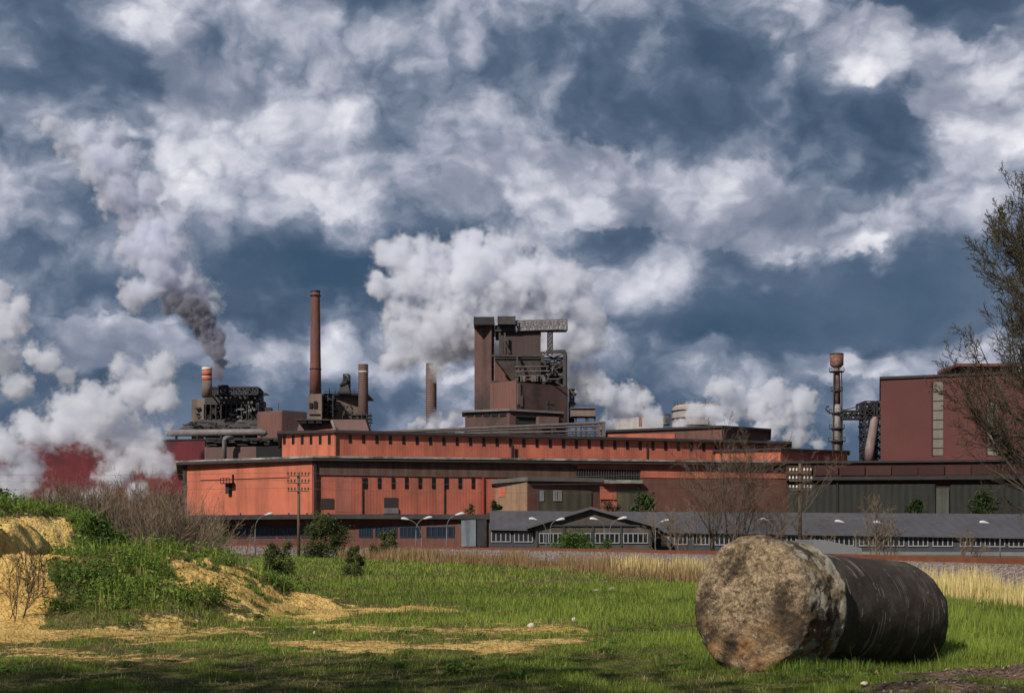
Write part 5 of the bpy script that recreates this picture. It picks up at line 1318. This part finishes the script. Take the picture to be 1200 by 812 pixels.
# bare brown thicket on the mound
PSH = dict(seg=[6, 4, 3], wob=[.09, .14, .18], up=[.05, .06, .05], tip=[.3, .35, .5], sides=[4, 3, 3], kids=[1, 7, 5], **{'from': [.15, .1, 0]}, ang=[0, .45, .5], len=[0, .5, .5], rk=[0, .55, .6], rmin=.005, trunklev=0, splay=1.1)
TW3 = mat('brown twigs', (.175, .13, .092), .9, .3, 3)
TW4 = mat('pale straw twigs', (.25, .185, .12), .9, .3, 3)
rg = random.Random(77)
spots = []
for i in range(34):
    px = 66+i*5.1+rg.uniform(-4, 4); D = rg.uniform(38, 50); top = 558+rg.uniform(-14, 18)+max(0, (px-190)*.35)-(8 if 130 < px < 185 else 0)
    spots.append((px, D, top))
for i in range(9): spots.append((16+i*9.5+rg.uniform(-3, 3), rg.uniform(40, 50), 584+rg.uniform(-12, 8)))
for i, (px, D, top) in enumerate(spots):
    x = xat(px, D); z = gz(x, D)-.1; L = max(.7, (zat(top, D)-z)/1.25)
    tree('bare_shrub', 'bare twiggy brown shrub in the thicket on top of the mound', 'shrub', x, D, PSH, 100+i, L, .022, group='bare brown shrubs on the mound', stems=16, spread=.35, twig=(TW3, TWIGM, TW3, TW4)[i % 4], bark=TWIGM, z=z)
for i, (px, D, L) in enumerate(((20, 25.6, 1.35), (40, 26.5, 1.05))):
    tree('bare_shrub', ('tall thin bare bush standing on the sandy slope', 'shorter thin bare bush on the sandy slope beside the tall one')[i], 'shrub', xat(px, D), D, PSH, 300+i, L, .010, stems=5, spread=.08, twig=TWIGD, bark=TWIGD)

def bush(name, label, px, pytop, pybot, wpx, D, m, n, size, seed, lumps=11, stem=True, cat='bush', group=None):
    rg = np.random.default_rng(seed); u = D/F
    x, wd = xat(px, D), wpx*u/2
    zb = gz(x, D)-.1 if D < 140 else zat(pybot, D); hz_ = zat(pytop, D)-zb; th = thing(name, label, cat, (x, D, zb), group)
    c = []
    for i in range(lumps):
        a = rg.uniform(0, 6.28); q = rg.uniform(.1, .75)
        q = rg.uniform(0, .85); zc = zb+hz_*rg.uniform(.1, .82)*(1-.55*q*q)
        c.append((x+math.cos(a)*q*wd, D+math.sin(a)*q*wd*.8, zc, rg.uniform(.2, .40)*min(wd, hz_)))
    for q in (-.5, 0, .5): c.append((x+q*wd, D-.1*wd, zb+hz_*.18, .34*min(wd, hz_)))
    for q in range(3): c.append((x+rg.uniform(-.45, .45)*wd, D, zb+hz_*rg.uniform(.6, .85), rg.uniform(.14, .3)*min(wd, hz_)))
    k = rg.integers(0, len(c), n); c = np.array(c)[k]
    d = rg.normal(size=(n, 3)); d /= np.linalg.norm(d, axis=1)[:, None]
    P = c[:, :3]+d*c[:, 3:]*(rg.uniform(.1, 1, n)**.55)[:, None]*np.where(rg.uniform(0, 1, n) < .3, rg.uniform(1.1, 2.0, n), 1)[:, None]
    P[:, 2] = np.maximum(P[:, 2], zb+.03)
    tint = np.clip(fbm_np(P[:, 0]/(.5*wd+.1), P[:, 1]/(.5*wd+.1), P[:, 2]/(.5*wd+.1), 3, seed)*1.1-.1+rg.normal(0, .18, n), 0, 1)
    leaves(P, rg.uniform(.6, 1.3, n)*size, tint, m, 'foliage', th, 1)
    mb = MB()
    for i in range(6):
        j = rg.integers(0, n); mb.tube([(x+rg.normal()*.05*wd, D+rg.normal()*.05*wd, zb-.4), tuple((P[j]+np.array([x, D, zb]))/2+rg.normal(size=3)*.06*wd), tuple(P[j])], [.035*wd, .02*wd, .006*wd], 5, False)
    mb.build('stems', BARK, th)
LF1 = leafmat('fresh bush leaf', (.035, .075, .015), (.12, .18, .035), .3)
LF1B = leafmat('grey green bush leaf', (.045, .065, .020), (.13, .15, .05), .3)
LF2 = leafmat('dark bush leaf', (.018, .036, .011), (.055, .085, .022), .25)
LF3 = leafmat('yellow green leaf', (.11, .13, .025), (.28, .27, .06), .35)
bush('green_bush', 'tall leafy bush standing left of centre before the brick yard building', 380, 593, 652, 60, 122, LF1B, 9000, .11, 1, 16)
bush('green_bush', 'round green bush at the field edge beside the foot of the telegraph pole', 326, 627, 668, 52, 60, LF1B, 7000, .05, 2)
bush('green_bush', 'dark round bush alone in front of the ballast, right of the telegraph pole', 415, 632, 668, 30, 62, LF1B, 4800, .045, 3)
bush('green_bush', 'small leafy bush between the tall bush and the blue windows', 452, 617, 652, 38, 121, LF1B, 4000, .10, 4)
bush('green_bush', 'bright green bush at the left end of the brick yard building', 252, 606, 648, 50, 105, LF1, 5200, .09, 5)
bush('green_bush', 'low bright green bush under the gable windows', 680, 625, 652, 92, 128, LF1, 7000, .11, 6, 18)
bush('green_bush', 'yellow flowering low bush at the top of the sand tongue', 248, 638, 668, 40, 36, LF3, 3000, .035, 7)
bush('yellow_green_bush', 'yellow green bush coming into leaf at the right end of the bare thicket', 196, 550, 612, 56, 46, LF3, 3800, .055, 8, 12)
bush('evergreen_bush', 'dark evergreen bush at the left edge above the grassy mound', 4, 545, 612, 46, 47, LF2, 4800, .07, 9)
bush('evergreen_bush', 'dark evergreen tree showing over the workshop roof beside the orange door', 752, 572, 625, 52, 186, LF2, 4200, .28, 10)
bush('evergreen_bush', 'dark olive bush over the roof at the right foot of the green ribbed wall', 1073, 580, 625, 36, 190, LF2, 2400, .28, 11)
bush('evergreen_bush', 'wide olive bush against the ribbed wall behind the big bare tree', 1150, 574, 625, 60, 192, LF2, 2600, .28, 12)
bush('dry_bush', 'small olive bush above the workshop roof at the left corner of the brick block', 580, 582, 622, 22, 190, LF2, 1500, .22, 13)
bush('dry_bush', 'small tan bush above the roof in front of the red pipe', 551, 587, 620, 16, 192, leafmat('dull leaf', (.09, .07, .03), (.17, .13, .06), .2), 900, .2, 14)
bush('dry_bush', 'low brown leafless looking bush over the roof beside the dark evergreen', 715, 584, 622, 40, 189, leafmat('brown leaf', (.07, .04, .025), (.15, .09, .055), .2), 1600, .2, 15)
bush('green_bush', 'dark leafy clump on the mound crest below the thicket', 120, 604, 640, 60, 33, LF1, 4200, .045, 16, 9)
bush('green_bush', 'low green growth along the sandy top at the left edge', 20, 592, 612, 90, 37, LF1, 3200, .05, 17, 10)

# trees behind the photographer whose shade lies over the nearest grass
for i, (x, y, ht, rw) in enumerate(((-17.6, .6, 18.0, 3.3), (-14.5, 1.3, 17.7, 3.0), (-11.4, 1.6, 17.4, 3.0), (-9.0, -2.0, 17.7, 3.0), (-6.4, -2.9, 17.4, 2.8), (-21.5, -1.5, 16, 3.0), (-11.5, -4.5, 16.5, 3.2), (-3.6, -4.8, 17.2, 2.8))):
    th = thing('shade_tree', 'leafy tree standing behind the photographer', 'tree', (x, y, 0), 'leafy trees behind the photographer')
    mb = MB(); mb.tube([(x, y, -.2), (x+.1, y, ht*.4), (x, y+.1, ht*.85)], [.3, .22, .06], 8); mb.build('trunk', BARK, th, True)
    n = 1400; d = RNG.normal(size=(n, 3)); d /= np.linalg.norm(d, axis=1)[:, None]
    P = np.array([x, y, ht*.66])+d*np.array([rw, rw, ht*.34])*(RNG.uniform(0, 1, n)**.4)[:, None]*(1+RNG.normal(0, .06, n))[:, None]
    leaves(P, RNG.uniform(.15, .3, n), RNG.uniform(0, 1, n), LF1, 'crown', th, 1)

# ------------------------------------------------------------------ telegraph poles, wires, street lamps
POLE = mat('weathered pole wood', (.115, .08, .055), .9, .25, 2)
CER = mat('white glazed insulator', (.62, .60, .52), .3, .1); CERD = mat('dark glazed insulator', (.05, .04, .035), .35, .2)
def pole(px, D, ytop, arms, im, label, zb=None):
    x = xat(px, D); zb = gz(x, D)-.3 if zb is None else zb; zt = zat(ytop, D)
    th = thing('telegraph_pole', label, 'telegraph pole', (x, D, zb))
    mb = MB(); mb.tube([(x, D, zb), (x, D, zt)], [.15, .11], 10); mb.build('post', POLE, th, True)
    ends = []
    for (y, hw) in arms:
        z = zat(y, D); w2 = hw*D/F
        mb = MB(); mb.box(x-w2, D-.25, z-.045, x+w2, D-.14, z+.045); arm = mb.build('crossarm', POLE, th)
        for k in (-1, -.68, -.36, .36, .68, 1):
            q = x+k*w2*.97; mb = MB()
            lathe(mb, q, D-.195, [(.025, z+.046), (.025, z+.13), (.06, z+.14), (.08, z+.20), (.055, z+.27), (.06, z+.31), (.03, z+.35)], 10); mb.build('insulator', im, arm, True)
            ends.append(Vector((q, D-.195, z+.30)))
    return ends
e1_ = pole(350, 127, 553, ((557.5, 12.5), (566, 12.5), (575.5, 12)), CERD, 'dark telegraph pole with three crossarms standing before the orange gable wall')
e2_ = pole(937.5, 104, 543, ((554, 12.5), (563.5, 13), (574, 12.5)), CER, 'telegraph pole with three arms of white insulators in front of the dark hall', -.2)
WIRE = mat('dull wire', (.06, .055, .05), .6, .1)
for i in range(0, 18, 3):
    a, b2 = e1_[i], e2_[i]
    for (p, q, lab) in ((a, b2, 'thin telegraph wire strung between the two poles'), (a+Vector((-62, 12, 1.2)), a, 'thin telegraph wire running left from the dark pole')):
        mb = MB(); mb.tube([p.lerp(q, t_/16)-Vector((0, 0, 4*.5*(t_/16)*(1-t_/16))) for t_ in range(17)], .009, 4)
        o = mb.build('telegraph_wire', WIRE, None, False, tuple(q)); tag(o, lab, 'wire', 'telegraph wires between the poles' if p is a else 'telegraph wires left of the dark pole')
LMET = mat('galvanised lamp post', (.13, .135, .14), .5, .12); LHEAD = mat('pale lamp head', (.5, .51, .52), .4, .08)
def lamp(px_base, px_head, yhead, D, label):
    x0, x1 = xat(px_base, D), xat(px_head, D); z1 = zat(yhead, D); zb = gz(x0, D)-.2; s = 1 if x1 > x0 else -1; r = abs(x1-x0)
    th = thing('street_lamp', label, 'street lamp', (x0, D, zb), 'street lamps along the works road')
    zs = z1-r*.95
    mb = MB(); mb.tube([(x0, D, zb), (x0, D, zs)], [.06, .045], 8); mb.build('post', LMET, th, True)
    pts = [Vector((x0+s*r*.82*(1-math.cos(a)), D, zs+(z1-zs-.1)*math.sin(a))) for a in np.linspace(0, 1.35, 9)]
    mb = MB(); mb.tube(pts, .038, 8); mb.build('arm', LMET, th, True)
    e = pts[-1]; mb = MB()
    mb.tube([e-Vector((s*.1, 0, .02)), e+Vector((s*.12, 0, .03)), e+Vector((s*.45, 0, .12)), e+Vector((s*.72, 0, .12)), e+Vector((s*.8, 0, .1))], [.045, .10, .15, .12, .04], 10); mb.build('lamp_head', LHEAD, th, True)
for a in ((299, 318, 601.5, 150, 'curved street lamp before the blue windows, left of the dark telegraph pole'), (494, 470, 607, 153, 'dim lamp turned left, nearest the tall leafy bush'),
          (487.5, 503, 606, 140, 'curved lamp turned right in front of the red porch wall'), (523.5, 541, 601.5, 133, 'tall curved lamp at the right end of the porch building'),
          (640, 623, 607.5, 143, 'lamp turned left before the left slope of the gable'), (645, 657, 608, 141, 'lamp turned right, at the left edge of the gable'),
          (708, 696, 607.5, 142, 'lamp turned left in front of the middle of the gable'), (714.5, 731, 606.5, 132, 'curved lamp turned right before the right half of the gable'),
          (768, 780, 609.5, 140, 'lamp turned right beyond the right end of the gable'), (910, 894, 608, 138, 'lamp turned left behind the many-stemmed bare tree'),
          (1003, 981, 610.5, 122, 'lamp turned left just left of the pale sapling'), (1044, 1028, 611.5, 124, 'lamp turned left half hidden by the bushy sapling'),
          (1172, 1151, 611.5, 122, 'rightmost lamp, turned left before the roof near the big bare tree')):
    lamp(*a)
# concrete ramp seen over the cylinder
mb = MB(); rp = [V(953, 648, 84), V(1010, 648, 84), V(1010, 642, 84), V(966, 632.5, 84), V(953, 632, 84)]
mb.prism(rp, [p+Vector((0, 5, 0)) for p in rp]); o = mb.build('concrete_ramp', mat('pale ramp concrete', (.17, .175, .185), .85, .15, .5), None, False, (xat(980, 86), 86, 0)); tag(o, 'pale concrete ramp showing above the dark shell of the cylinder', 'ramp')
